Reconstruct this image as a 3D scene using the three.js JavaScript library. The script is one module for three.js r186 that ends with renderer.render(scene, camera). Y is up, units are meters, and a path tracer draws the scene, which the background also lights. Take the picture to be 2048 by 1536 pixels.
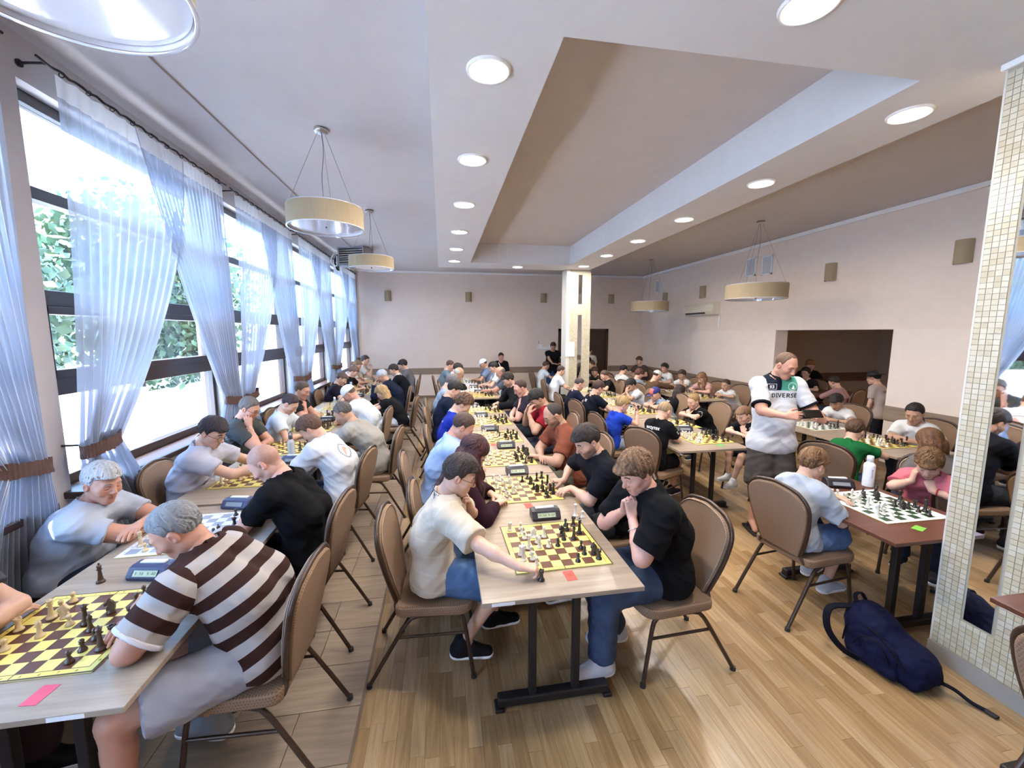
import * as THREE from 'three';
import { mergeGeometries, mergeVertices } from 'three/addons/utils/BufferGeometryUtils.js';
import { RoundedBoxGeometry } from 'three/addons/geometries/RoundedBoxGeometry.js';
import { ImprovedNoise } from 'three/addons/math/ImprovedNoise.js';
import { RectAreaLightUniformsLib } from 'three/addons/lights/RectAreaLightUniformsLib.js';

// ---------- camera, sky, sun, exposure ----------
const scene = new THREE.Scene();
const camera = new THREE.PerspectiveCamera(2 * Math.atan(768 / 829) * 180 / Math.PI, 2048 / 1536, 0.05, 200);
camera.position.set(0, 2, 0);
const PITCH = 7.08 * Math.PI / 180, YAW = 9.58 * Math.PI / 180;
camera.lookAt(Math.sin(YAW) * Math.cos(PITCH), 2 - Math.sin(PITCH), -Math.cos(YAW) * Math.cos(PITCH));
const renderer = new THREE.WebGLRenderer();
renderer.toneMapping = THREE.LinearToneMapping;
renderer.toneMappingExposure = 3.6;
renderer.shadowMap.enabled = true;
RectAreaLightUniformsLib.init();
scene.background = new THREE.Color().setRGB(0.36, 0.61, 1.0);
scene.backgroundIntensity = 6.6;
const sun = new THREE.DirectionalLight(new THREE.Color().setRGB(1, 0.98, 0.96), 16);
sun.position.set(-12, 21, 1); sun.target.position.set(-2.5, 0, -5);
sun.castShadow = true; sun.shadow.radius = 1.5;
Object.assign(sun.shadow.camera, { left: -16, right: 16, top: 16, bottom: -16, near: 1, far: 60 });
sun.shadow.mapSize.set(2048, 2048);
scene.add(sun, sun.target);
const LAMP = 112;                                  // radiance of a ceiling lamp's light

// ---------- helpers ----------
function mulberry(a) { return () => { a |= 0; a = a + 0x6D2B79F5 | 0; let t = Math.imul(a ^ a >>> 15, 1 | a); t = t + Math.imul(t ^ t >>> 7, 61 | t) ^ t; return ((t ^ t >>> 14) >>> 0) / 4294967296; }; }
let rnd = mulberry(7);
const rr = (a, b) => a + (b - a) * rnd();
const noise = new ImprovedNoise();
const N3 = (x, y, z) => noise.noise(x, y, z);
const used = {};
function numbered(n) { const k = used[n] = (used[n] ?? -1) + 1; return k ? n + '_' + String(k).padStart(3, '0') : n; }
const col = (c) => new THREE.Color(c);
function std(c, roughness = 0.7, extra = {}) { return new THREE.MeshStandardMaterial({ color: Array.isArray(c) ? new THREE.Color().setRGB(...c) : new THREE.Color(c), roughness, ...extra }); }
function phys(c, roughness, extra) { return new THREE.MeshPhysicalMaterial({ color: Array.isArray(c) ? new THREE.Color().setRGB(...c) : new THREE.Color(c), roughness, ...extra }); }
function tag(o, label, category, group) { o.userData.label = label; if (category) o.userData.category = category; if (group) o.userData.group = group; return o; }
function thing(name, label, category, pos = [0, 0, 0], turn = 0, group) {
  const o = new THREE.Group(); o.name = numbered(name); o.position.set(...pos); o.rotation.y = turn; scene.add(o); return tag(o, label, category, group);
}
function mesh(name, geo, mat, parent = scene) {
  const m = new THREE.Mesh(Array.isArray(geo) ? merge(geo) : geo, mat); m.name = parent === scene ? numbered(name) : name; m.castShadow = m.receiveShadow = true; parent.add(m); return m;
}
function struct(name, geo, mat, parent = scene) { const m = mesh(name, geo, mat, parent); if (parent === scene) m.userData.kind = 'structure'; return m; }
function sgroup(name) { const g = new THREE.Group(); g.name = numbered(name); g.userData.kind = 'structure'; scene.add(g); return g; }
function merge(list) {
  if (list.length === 1) return list[0];
  const any = list.some((g) => g.index), all = list.every((g) => g.index);
  const gs = list.map((g) => { let h = any && !all && g.index ? g.toNonIndexed() : g; if (h === g) h = g.clone(); for (const k of Object.keys(h.attributes)) if (!['position', 'normal', 'uv', 'color'].includes(k)) h.deleteAttribute(k); if (!h.attributes.uv) h.setAttribute('uv', new THREE.BufferAttribute(new Float32Array(h.attributes.position.count * 2), 2)); return h; });
  const hasC = gs.some((g) => g.attributes.color);
  if (hasC) for (const g of gs) if (!g.attributes.color) g.setAttribute('color', new THREE.BufferAttribute(new Float32Array(g.attributes.position.count * 3).fill(1), 3));
  return mergeGeometries(gs);
}
function box(w, h, d, x = 0, y = 0, z = 0, r = 0) { const g = r ? new RoundedBoxGeometry(w, h, d, 1, r) : new THREE.BoxGeometry(w, h, d); g.translate(x, y, z); return g; }
function boxAB(x0, x1, y0, y1, z0, z1, r = 0) { return box(Math.abs(x1 - x0), Math.abs(y1 - y0), Math.abs(z1 - z0), (x0 + x1) / 2, (y0 + y1) / 2, (z0 + z1) / 2, r); }
// a box whose texture coordinates are metres on each face
function mbox(x0, x1, y0, y1, z0, z1) {
  const g = boxAB(x0, x1, y0, y1, z0, z1), p = g.attributes.position, n = g.attributes.normal, uv = g.attributes.uv;
  for (let i = 0; i < p.count; i++) { const ax = Math.abs(n.getX(i)), ay = Math.abs(n.getY(i)); if (ax > .5) uv.setXY(i, p.getZ(i), p.getY(i)); else if (ay > .5) uv.setXY(i, p.getX(i), p.getZ(i)); else uv.setXY(i, p.getX(i), p.getY(i)); }
  return g;
}
function cyl(r0, r1, h, x, y, z, seg = 16) { const g = new THREE.CylinderGeometry(r0, r1, h, seg); g.translate(x, y, z); return g; }
const V = (a) => new THREE.Vector3(...a);
function tube(pts, r, seg = 24, rad = 6, closed = false, tension = 0.5) { return new THREE.TubeGeometry(new THREE.CatmullRomCurve3(pts.map(V), closed, 'catmullrom', tension), seg, r, rad, closed); }
function rod(a, b, r, rad = 8) { const A = V(a), B = V(b), d = B.clone().sub(A), g = new THREE.CylinderGeometry(r, r, d.length(), rad); g.applyQuaternion(new THREE.Quaternion().setFromUnitVectors(new THREE.Vector3(0, 1, 0), d.normalize())); g.translate((a[0] + b[0]) / 2, (a[1] + b[1]) / 2, (a[2] + b[2]) / 2); return g; }
function lathe(prof, seg = 24) { return new THREE.LatheGeometry(prof.map((p) => new THREE.Vector2(p[0], p[1])), seg); }
function extrude(pts, depth, bevel = 0, seg = 1, curve = 8) { const s = pts instanceof THREE.Shape ? pts : new THREE.Shape(pts.map((p) => new THREE.Vector2(p[0], p[1]))); return new THREE.ExtrudeGeometry(s, { depth, bevelEnabled: bevel > 0, bevelSize: bevel, bevelThickness: bevel, bevelSegments: seg, curveSegments: curve }); }
function dtex(w, h, f, rx = 1, ry = 1, srgb = true) {
  const d = new Uint8Array(w * h * 4);
  for (let y = 0; y < h; y++) for (let x = 0; x < w; x++) { const c = f(x / w, y / h, x, y), i = (y * w + x) * 4; for (let k = 0; k < 3; k++) d[i + k] = Math.max(0, Math.min(255, (Array.isArray(c) ? c[k] : c) * 255)); d[i + 3] = 255; }
  const t = new THREE.DataTexture(d, w, h); t.wrapS = t.wrapT = THREE.RepeatWrapping; t.magFilter = THREE.LinearFilter; t.minFilter = THREE.LinearFilter; if (srgb) t.colorSpace = THREE.SRGBColorSpace; t.repeat.set(rx, ry); t.needsUpdate = true; return t;
}
function ctex(w, h, draw, srgb = true) {
  const c = document.createElement('canvas'); c.width = w; c.height = h; draw(c.getContext('2d'), w, h);
  const t = new THREE.CanvasTexture(c); if (srgb) t.colorSpace = THREE.SRGBColorSpace; t.wrapS = t.wrapT = THREE.RepeatWrapping; return t;
}
// tiling value noise for textures
function tnoise(x, y, px, py, seed = 0) { return 0.5 * N3((x % 1) * px, (y % 1) * py, seed) + 0.25 * N3((x % 1) * px * 2 + 9, (y % 1) * py * 2, seed + 5) + 0.125 * N3((x % 1) * px * 4, (y % 1) * py * 4 + 3, seed + 9); }
// ---------- signed distance fields and a surface-net mesher ----------
const sub = (a, b) => [a[0] - b[0], a[1] - b[1], a[2] - b[2]], add = (a, b) => [a[0] + b[0], a[1] + b[1], a[2] + b[2]], mul = (a, s) => [a[0] * s, a[1] * s, a[2] * s];
const dot = (a, b) => a[0] * b[0] + a[1] * b[1] + a[2] * b[2], len = (a) => Math.hypot(...a), nrm = (a) => mul(a, 1 / (len(a) || 1)), cross = (a, b) => [a[1] * b[2] - a[2] * b[1], a[2] * b[0] - a[0] * b[2], a[0] * b[1] - a[1] * b[0]];
const mix = (a, b, t) => add(mul(a, 1 - t), mul(b, t));
function cap(a, b, ra, rb = ra, k = 0.03, op = 0) {
  const dx = b[0] - a[0], dy = b[1] - a[1], dz = b[2] - a[2], l2 = dx * dx + dy * dy + dz * dz + 1e-9, [ax, ay, az] = a;
  return { k, op, c: mix(a, b, .5), R: Math.sqrt(l2) / 2 + Math.max(ra, rb), f(x, y, z) { const px = x - ax, py = y - ay, pz = z - az; let t = (px * dx + py * dy + pz * dz) / l2; t = t < 0 ? 0 : t > 1 ? 1 : t; const ex = px - dx * t, ey = py - dy * t, ez = pz - dz * t; return Math.sqrt(ex * ex + ey * ey + ez * ez) - (ra + (rb - ra) * t); } };
}
// a capsule cut square at its end b (sleeves, trouser legs)
function cuff(a, b, ra, rb, k = 0.03) { const c = cap(a, b, ra, rb, k), n = nrm(sub(b, a)), f = c.f, e = dot(n, b); c.f = (x, y, z) => Math.max(f(x, y, z), x * n[0] + y * n[1] + z * n[2] - e); c.cuff = 1; return c; }
function ell(c, r, k = 0.02, op = 0, B) {
  const [cx, cy, cz] = c, [rx, ry, rz] = r, m = Math.min(rx, ry, rz);
  return { k, op, c, R: Math.max(rx, ry, rz), f(x, y, z) { let px = x - cx, py = y - cy, pz = z - cz; if (B) { const a = px * B[0][0] + py * B[0][1] + pz * B[0][2], b = px * B[1][0] + py * B[1][1] + pz * B[1][2]; pz = px * B[2][0] + py * B[2][1] + pz * B[2][2]; px = a; py = b; } const k0 = Math.sqrt((px / rx) ** 2 + (py / ry) ** 2 + (pz / rz) ** 2); if (k0 < 1e-4) return -m; const k1 = Math.sqrt((px / rx / rx) ** 2 + (py / ry / ry) ** 2 + (pz / rz / rz) ** 2); return k0 * (k0 - 1) / k1; } };
}
const plane = (p, n) => { n = nrm(n); const e = dot(p, n); return { k: 0.004, op: 2, f: (x, y, z) => x * n[0] + y * n[1] + z * n[2] - e }; };   // keeps the side n points away from
function field(prims) {
  const P = prims.filter(Boolean);
  return (x, y, z) => {
    let d = 1e3;
    for (let i = 0; i < P.length; i++) {
      const p = P[i];
      if (p.c) { const ux = x - p.c[0], uy = y - p.c[1], uz = z - p.c[2], far = Math.sqrt(ux * ux + uy * uy + uz * uz) - p.R; if (p.op === 0 ? far > d + p.k : -far < d - p.k - 0.02) continue; }
      const v = p.f(x, y, z), k = p.k;
      if (p.op === 0) { if (v >= d + k) continue; if (d >= v + k) { d = v; continue; } const h = k > 0 ? Math.max(k - Math.abs(d - v), 0) / k : 0; d = Math.min(d, v) - h * h * k * 0.25; }
      else { const w = p.op === 1 ? -v : v; const h = k > 0 ? Math.max(k - Math.abs(d - w), 0) / k : 0; d = Math.max(d, w) + h * h * k * 0.25; }
    }
    return d;
  };
}
function bounds(prims, pad = 0.02) {
  const lo = [1e9, 1e9, 1e9], hi = [-1e9, -1e9, -1e9];
  for (const p of prims) if (p && p.op === 0 && p.c) for (let i = 0; i < 3; i++) { lo[i] = Math.min(lo[i], p.c[i] - p.R - pad); hi[i] = Math.max(hi[i], p.c[i] + p.R + pad); }
  return [lo, hi];
}
let TRI = 0;
function net(f, lo, hi, cell, paint, uvf) {
  const B = 4, n = [0, 1, 2].map((i) => Math.ceil(Math.ceil((hi[i] - lo[i]) / cell) / B) * B + 1), [nx, ny, nz] = n, S = nx * ny, g = new Float32Array(nx * ny * nz), half = cell * B * 0.5 * 1.7321 * 1.35 + cell;
  for (let bz = 0; bz < nz - 1; bz += B) for (let by = 0; by < ny - 1; by += B) for (let bx = 0; bx < nx - 1; bx += B) {
    const d = f(lo[0] + (bx + 2) * cell, lo[1] + (by + 2) * cell, lo[2] + (bz + 2) * cell), ex = bx + B >= nx - 1 ? B + 1 : B, ey = by + B >= ny - 1 ? B + 1 : B, ez = bz + B >= nz - 1 ? B + 1 : B, flat = Math.abs(d) > half;
    for (let k = 0; k < ez; k++) for (let j = 0; j < ey; j++) for (let i = 0; i < ex; i++) g[(bz + k) * S + (by + j) * nx + bx + i] = flat ? d : f(lo[0] + (bx + i) * cell, lo[1] + (by + j) * cell, lo[2] + (bz + k) * cell);
  }
  const id = new Int32Array(nx * ny * nz).fill(-1), pos = [], idx = [];
  const E = [0, 1, 2, 3, 4, 5, 6, 7, 0, 2, 1, 3, 4, 6, 5, 7, 0, 4, 1, 5, 2, 6, 3, 7], off = [0, 1, nx, nx + 1, S, S + 1, S + nx, S + nx + 1];
  for (let z = 0; z < nz - 1; z++) for (let y = 0; y < ny - 1; y++) for (let x = 0; x < nx - 1; x++) {
    const o = z * S + y * nx + x; let m = 0;
    for (let c = 0; c < 8; c++) if (g[o + off[c]] < 0) m |= 1 << c;
    if (m === 0 || m === 255) continue;
    let sx = 0, sy = 0, sz = 0, q = 0;
    for (let e = 0; e < 24; e += 2) { const a = E[e], b = E[e + 1]; if (((m >> a) & 1) === ((m >> b) & 1)) continue; const va = g[o + off[a]], vb = g[o + off[b]], t = va / (va - vb); sx += (a & 1) + ((b & 1) - (a & 1)) * t; sy += ((a >> 1) & 1) + (((b >> 1) & 1) - ((a >> 1) & 1)) * t; sz += (a >> 2) + ((b >> 2) - (a >> 2)) * t; q++; }
    id[o] = pos.length / 3; pos.push(lo[0] + (x + sx / q) * cell, lo[1] + (y + sy / q) * cell, lo[2] + (z + sz / q) * cell);
  }
  const quad = (a, b, c, d, flip) => { if (a < 0 || b < 0 || c < 0 || d < 0) return; if (!flip) idx.push(a, c, b, a, d, c); else idx.push(a, b, c, a, c, d); };
  for (let z = 1; z < nz - 1; z++) for (let y = 1; y < ny - 1; y++) for (let x = 1; x < nx - 1; x++) {
    const o = z * S + y * nx + x, s = g[o] < 0;
    if (s !== g[o + 1] < 0) quad(id[o], id[o - nx], id[o - nx - S], id[o - S], s);
    if (s !== g[o + nx] < 0) quad(id[o], id[o - S], id[o - S - 1], id[o - 1], s);
    if (s !== g[o + S] < 0) quad(id[o], id[o - 1], id[o - 1 - nx], id[o - nx], s);
  }
  const P = new Float32Array(pos), Nn = new Float32Array(P.length), h = cell * 0.35, C = paint && new Float32Array(P.length), U = new Float32Array(P.length / 3 * 2);
  for (let i = 0; i < P.length; i += 3) {
    const x = P[i], y = P[i + 1], z = P[i + 2];
    let gx = f(x + h, y, z) - f(x - h, y, z), gy = f(x, y + h, z) - f(x, y - h, z), gz = f(x, y, z + h) - f(x, y, z - h); const l = Math.hypot(gx, gy, gz) || 1;
    Nn[i] = gx / l; Nn[i + 1] = gy / l; Nn[i + 2] = gz / l;
    if (C) { const c = paint(x, y, z, Nn[i], Nn[i + 1], Nn[i + 2]); C[i] = c[0]; C[i + 1] = c[1]; C[i + 2] = c[2]; }
    if (uvf) { const u = uvf(x, y, z, Nn[i], Nn[i + 1], Nn[i + 2]); U[i / 3 * 2] = u[0]; U[i / 3 * 2 + 1] = u[1]; }
  }
  const G = new THREE.BufferGeometry();
  G.setAttribute('position', new THREE.BufferAttribute(P, 3)); G.setAttribute('normal', new THREE.BufferAttribute(Nn, 3)); G.setAttribute('uv', new THREE.BufferAttribute(U, 2)); if (C) G.setAttribute('color', new THREE.BufferAttribute(C, 3));
  G.setIndex(idx); TRI += idx.length / 3; return G;
}
const blob = (prims, cell, paint, uvf, wrap) => { const f0 = field(prims), f = wrap ? wrap(f0) : f0, [lo, hi] = bounds(prims, cell * 2.5); return net(f, lo, hi, cell, paint, uvf); };
// a printed patch that lies on a cloth surface
function patch(f, o, right, up, w, h, nu = 14, nv = 10, lift = 0.0025) {
  const out = nrm(cross(right, up)), g = new THREE.PlaneGeometry(w, h, nu, nv), p = g.attributes.position;
  for (let i = 0; i < p.count; i++) {
    let q = add(add(o, mul(right, p.getX(i))), mul(up, p.getY(i))), t = 0; q = add(q, mul(out, 0.22));
    for (let s = 0; s < 40; s++) { const d = f(...sub(q, mul(out, t))); t += d * 0.8; if (d < 4e-4 || t > 0.5) break; }
    q = sub(q, mul(out, t - lift)); p.setXYZ(i, ...q);
  }
  g.computeVertexNormals(); return g;
}
// ---------- people ----------
const lin = (h) => { const c = new THREE.Color(h); return [c.r, c.g, c.b]; };
const skinMat = new THREE.MeshPhysicalMaterial({ color: 0xffffff, vertexColors: true, roughness: 0.52, sheen: 0.15, sheenRoughness: 0.6 });
const hairMat = std(0xffffff, 0.72, { vertexColors: true });
const clothCache = {};
const weave = dtex(128, 128, (u, v, x, y) => 0.5 + 0.18 * (((x >> 1) + (y >> 1)) % 2 ? 1 : -1) + 0.2 * tnoise(u, v, 8, 8, 3), 1, 1, false);
function cloth(c, rough = 0.88) { return clothCache[c] ??= phys(lin(c).map((v) => v * .88), rough, { specularIntensity: .28 }); }
const rubber = std('#15151a', 0.6), soleWhite = std('#e6e6ea', 0.6), wireBlack = std('#15110f', 0.35), lensMat = phys(0xffffff, 0.02, { transmission: 1, thickness: 0 });
const LOD = [{ h: .0042, n: .0058, b: .020, c: .0145, r: .0064 }, { h: .0072, n: .0074, b: .025, c: .0205, r: .0094 }, { h: .0108, n: .0094, b: .031, c: .028, r: .014 }, { h: .0145, n: .012, b: .04, c: .035, r: .019 }];
const LT = [0, 0, 0, 0];
const SK = { fair: [.57, .335, .245], pink: [.58, .31, .235], tan: [.42, .235, .155], red: [.50, .25, .175], olive: [.41, .25, .165] };
function ik(S, W, U, F, pole) {
  let d = sub(W, S), L = Math.min(len(d), (U + F) * 0.995); L = Math.max(L, Math.abs(U - F) + .02); const dir = nrm(d), a = (U * U - F * F + L * L) / (2 * L), h = Math.sqrt(Math.max(U * U - a * a, 0)), pp = nrm(sub(pole, mul(dir, dot(pole, dir))));
  return [add(add(S, mul(dir, a)), mul(pp, h)), add(S, mul(dir, L))];
}
function handPrims(W, fwd, pal, sg, q, curl, E) {
  fwd = nrm(fwd); pal = nrm(sub(pal, mul(fwd, dot(pal, fwd)))); const side = sg > 0 ? cross(pal, fwd) : cross(fwd, pal), at = (f, s, p) => add(W, add(mul(fwd, f * q), add(mul(side, s * q), mul(pal, p * q))));
  const out = [cap(mix(W, E, .22), W, .030 * q, .025 * q, .015)], ks = [[.088, .030, .072], [.092, .010, .079], [.088, -.011, .073], [.080, -.030, .058]];
  for (const [f, s] of ks) out.push(cap(at(.008, s * .45, 0), at(f, s, 0), .0165 * q, .0115 * q, .012 * q));
  ks.forEach(([f, s, L], i) => {
    let p = at(f, s, 0), a = 0; const sp = s * 1.6;
    [.46, .31, .23].forEach((t, j) => { a += [curl * .95, curl * 1.35, curl * .8][j] * (1 + i * .05); const d = nrm(add(add(mul(fwd, Math.cos(a)), mul(pal, Math.sin(a))), mul(side, sp * (1 - curl)))), e = add(p, mul(d, L * t * q)); out.push(cap(p, e, (.0094 - j * .0008 - (i === 3 ? .001 : 0)) * q, (.0088 - j * .0008 - (i === 3 ? .001 : 0)) * q, .003 * q)); p = e; });
  });
  let p = at(.022, .024, .004), d = nrm(add(add(mul(fwd, .62), mul(side, .72)), mul(pal, .3)));
  [[.042, .0145, .0115], [.032, .0112, .0098], [.026, .0096, .0082]].forEach(([L, r0, r1], j) => { const e = add(p, mul(d, L * q)); out.push(cap(p, e, r0 * q, r1 * q, j ? .004 * q : .014 * q)); p = e; d = nrm(add(d, add(mul(fwd, .35), add(mul(pal, .25 + curl * .35), mul(side, -.3))))); });
  return out;
}
const denimMat = phys(0xffffff, .92, { vertexColors: true, specularIntensity: .3 }), denimPaint = (c, Hp, Kn, s) => (x, y, z) => { const n = .5 * N3(x * 7, y * 9, z * 7) + .35 * N3(x * 22, y * 30, z * 22) + .25 * N3(x * 60, y * 60, z * 60), k = 1 + .55 * n + .25 * Math.max(0, N3(x * 5 + 3, y * 4, z * 4)); return [c[0] * k * (1 + .1 * n), c[1] * k, c[2] * k]; };
const FOLK = [];
function person(o) {
  const tri0 = TRI, s = o.s ?? 1, L = LOD[o.lod ?? 1], hs = o.hs ?? .62 + .345 * s, stand = !!o.stand, f = o.f ?? 0, w = (o.w ?? 1) * (s < .9 ? .88 : .97), seed = (FOLK.length + 1) * 3.7, skin = SK[o.skin ?? 'fair'];
  const pit = o.pit ?? .5, yaw = o.yaw ?? 0, roll = o.roll ?? 0;
  const Rm = new THREE.Matrix4().makeRotationFromEuler(new THREE.Euler(pit, yaw, roll, 'YXZ')).elements, AX = [Rm[0], Rm[1], Rm[2]], AY = [Rm[4], Rm[5], Rm[6]], AZ = [Rm[8], Rm[9], Rm[10]];
  const rot = (p) => add(add(mul(AX, p[0]), mul(AY, p[1])), mul(AZ, p[2]));
  // spine, from the head down
  const P = [0, stand ? .905 * s : .47 + .098 * s, 0], skull = rot([0, -.075 * hs, -.028 * hs]), Ny = o.hd[1] + skull[1] - .085 * s, T0 = .5 * s * (o.tl ?? 1), dy = Ny - P[1], T = Math.max(T0, dy / .985);
  const lean = o.lean ?? Math.sqrt(Math.max(T * T - dy * dy, 0)), hx = o.hx ?? 0, N = [hx * .6, Ny, lean], A = [hx, Ny + .085 * s, lean + .035 * s], H = sub(A, skull);
  const cf = Math.cos(f), sf = Math.sin(f), org = [o.hd[0] - (H[0] * cf + H[2] * sf), 0, o.hd[2] - (-H[0] * sf + H[2] * cf)];
  const local = (p) => { const x = p[0] - org[0], z = p[2] - org[2]; return [x * cf - z * sf, p[1], x * sf + z * cf]; };
  const g = thing('person', o.label, 'person', org, f, o.group);
  o.org = org; o.local = local; FOLK.push(o);
  const up = nrm(sub(N, P)), bk = nrm(cross(up, [1, 0, 0])), back = bk[2] > 0 ? mul(bk, -1) : bk;
  const M = add(mix(P, N, .5), mul(back, (o.slouch ?? .035) * s)), C = add(mix(P, N, .78), mul(back, .012 * s)), off = (p, x, y = 0, z = 0) => [p[0] + x, p[1] + y, p[2] + z];
  const Sh = {}, El = {}, Wr = {}, hands = [];
  for (const sg of [1, -1]) Sh[sg] = off(N, sg * .172 * s * w, -.055 * s, .012 * s);
  const U = .285 * s, Fo = .255 * s;
  for (const sg of [1, -1]) {
    let a = (sg > 0 ? o.aL : o.aR) ?? 'rest'; if (!Array.isArray(a)) a = [a]; const [kind, q = {}] = a, hd = (p) => add(H, rot(mul(p, hs)));
    let W, pole = [sg * .9, -.5, .1], fwd = [-sg * .6, 0, .8], pal = [0, -1, 0], curl = .35;
    if (kind === 'fold') { W = [-sg * .085 * s, .79 + (sg > 0 ? .05 : 0), N[2] + .235 * s]; pole = [sg, -.55, .15]; fwd = [-sg, .05, .12]; curl = .25; }
    else if (kind === 'rest') { W = [sg * .085 * s, .79, N[2] + .27 * s]; pole = [sg, -.5, 0]; fwd = [-sg * .75, 0, .6]; curl = .45; }
    else if (kind === 'chin') { const c = hd([sg * .012, -.128, .085]); W = add(c, [sg * .035 * s, -.085 * s, .005]); pole = [sg * .55, -1, .5]; fwd = [-sg * .35, .95, -.15]; pal = [-sg * .25, -.25, -1]; curl = 1.05; }
    else if (kind === 'clasp') { const c = hd([sg * .01, -.135, .10]); W = add(c, [sg * .035 * s, -.085 * s, .015]); pole = [sg * .75, -1, .35]; fwd = [-sg * .3, .95, -.05]; pal = [-sg, .1, -.2]; curl = .85; }
    else if (kind === 'cheek') { const c = hd([sg * .062, -.06, .055]); W = add(c, [sg * .03 * s, -.095 * s, .015]); pole = [sg * .5, -1, .5]; fwd = [-sg * .12, 1, -.12]; pal = [-sg, -.05, -.45]; curl = .6; }
    else if (kind === 'brow') { const c = hd([sg * .045, .02, .1]); W = add(c, [sg * .03 * s, -.12 * s, .045]); pole = [sg * .5, -1, .5]; fwd = [-sg * .2, 1, -.3]; pal = [-sg * .3, -.2, -1]; curl = .45; }
    else if (kind === 'lap') { W = [sg * .1 * s, .64, lean * .3 + .25 * s]; pole = [sg, -.3, -.6]; fwd = [-sg * .5, -.1, .8]; }
    else if (kind === 'hang') { W = add(Sh[sg], [sg * .07, -.53 * s, .04]); pole = [sg * .3, 0, -1]; fwd = [0, -1, .1]; pal = [-sg, 0, 0]; }
    if (q.w) { W = local(q.w); if (kind === 'reach') { fwd = nrm(sub(W, Sh[sg])); fwd = [fwd[0], -.25, fwd[2]]; curl = .6; pole = [sg * .9, -.6, -.1]; } }
    if (q.d) W = add(W, q.d);
    pole = q.pole ?? pole; fwd = q.fwd ?? fwd; pal = q.pal ?? pal; curl = q.curl ?? curl;
    [El[sg], Wr[sg]] = ik(Sh[sg], W, U, Fo, pole);
    if (!stand && kind !== 'lap' && kind !== 'hang' && El[sg][1] < .79 && El[sg][2] > lean * .4 + .16) El[sg][1] = .79;
    hands.push(handPrims(Wr[sg], fwd, pal, sg, (.5 + .46 * s), curl, El[sg]));
  }
  // legs
  const Hp = {}, Kn = {}, An = {};
  for (const sg of [1, -1]) {
    Hp[sg] = off(P, sg * .088 * s);
    if (stand) { Kn[sg] = [sg * .1 * s, .49 * s, .03]; An[sg] = [sg * .115 * s, .085 * s, -.02 + (o.step ?? 0) * sg]; }
    else { const sp = (o.spread ?? .13) * s; Kn[sg] = [sg * sp + (o.kx ?? 0), .475 + .055 * s, .42 * s]; const az = (o.az ?? -.06) + (o.azs ?? .05) * sg; An[sg] = [sg * sp * .95 + (o.kx ?? 0), Math.max(.085 * s, Kn[sg][1] - .41 * s), Kn[sg][2] + az]; }
  }
  const torso = (i) => {
    const r = [];
    for (const sg of [1, -1]) r.push(cap(off(P, sg * .068 * s), off(M, sg * .07 * s * w), .102 * s + i, .1 * s + i, .05), cap(off(M, sg * .07 * s * w), off(C, sg * .082 * s * w), .1 * s + i, .098 * s + i, .05), cap(off(N, 0, .02 * s, 0), off(Sh[sg], -sg * .05 * s), .05 * s + i, .05 * s + i, .05));
    r.push(cap(off(Sh[1], -.03 * s), off(Sh[-1], .03 * s), .058 * s + i, .058 * s + i, .05), cap(Hp[1], Hp[-1], .112 * s + i, .112 * s + i, .05));
    if (o.fat) r.push(ell(add(mix(P, M, .7), mul(back, -(.045 + o.fat * .3))), [.13 + o.fat * .3 + i, .15 + i, .09 + o.fat * .5 + i], .07));
    if (o.fem) for (const sg of [1, -1]) r.push(ell(add(off(C, sg * .07 * s, -.05 * s), mul(back, -.08 * s)), [.058 * s + i, .055 * s + i, .05 * s + i], .04));
    return r;
  };
  // skin: one continuous body, with finer head and hands joined to it
  const bp = [...torso(0), cap(A, N, .054 * hs, .06 * s, .03)];
  for (const sg of [1, -1]) {
    const mf = mix(El[sg], Wr[sg], .4);
    bp.push(cap(Sh[sg], El[sg], .053 * s, .041 * s, .035), cap(El[sg], mf, .041 * s, .041 * s, .02), cap(mf, Wr[sg], .039 * s, .026 * s, .02), cap(Hp[sg], Kn[sg], .085 * s, .057 * s, .03), cap(Kn[sg], mix(Kn[sg], An[sg], .35), .055 * s, .054 * s, .02), cap(mix(Kn[sg], An[sg], .3), An[sg], .053 * s, .034 * s, .02), cap(An[sg], off(An[sg], sg * .02, -.045 * s, .13 * s), .036 * s, .028 * s, .02));
    if (o.fat || o.arm) bp.push(cap(mix(Sh[sg], El[sg], .2), mix(Sh[sg], El[sg], .9), .056 * s, .05 * s, .03));
  }
  const hc = lin(o.hair?.c ?? '#3a2a20'), bc = o.browc ? lin(o.browc) : mul(hc, .6), inv = (x, y, z) => { const d = [(x - H[0]) / hs, (y - H[1]) / hs, (z - H[2]) / hs]; return [dot(d, AX), dot(d, AY), dot(d, AZ)]; };
  const lineOf = (hr) => (p) => { const az = Math.abs(Math.atan2(p[0], p[2] + .012)), fl = hr.fl ?? .068, K = [[0, fl], [.62, fl - .004], [1.0, hr.temple ?? fl - .03], [1.22, hr.side ?? -.012], [1.42, hr.side ?? -.012], [1.62, hr.ear ?? .012], [1.95, -.03], [2.3, hr.nape ?? -.07], [3.2, hr.nape ?? -.07]]; for (let i = 1; i < K.length; i++) if (az <= K[i][0]) { const t = (az - K[i - 1][0]) / (K[i][0] - K[i - 1][0]); return K[i - 1][1] + (K[i][1] - K[i - 1][1]) * t; } return K[8][1]; };
  const hr = o.hair ?? { st: 'short' }, hline = lineOf(hr), shave = hr.st === 'shave' ? .55 : 0;
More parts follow.
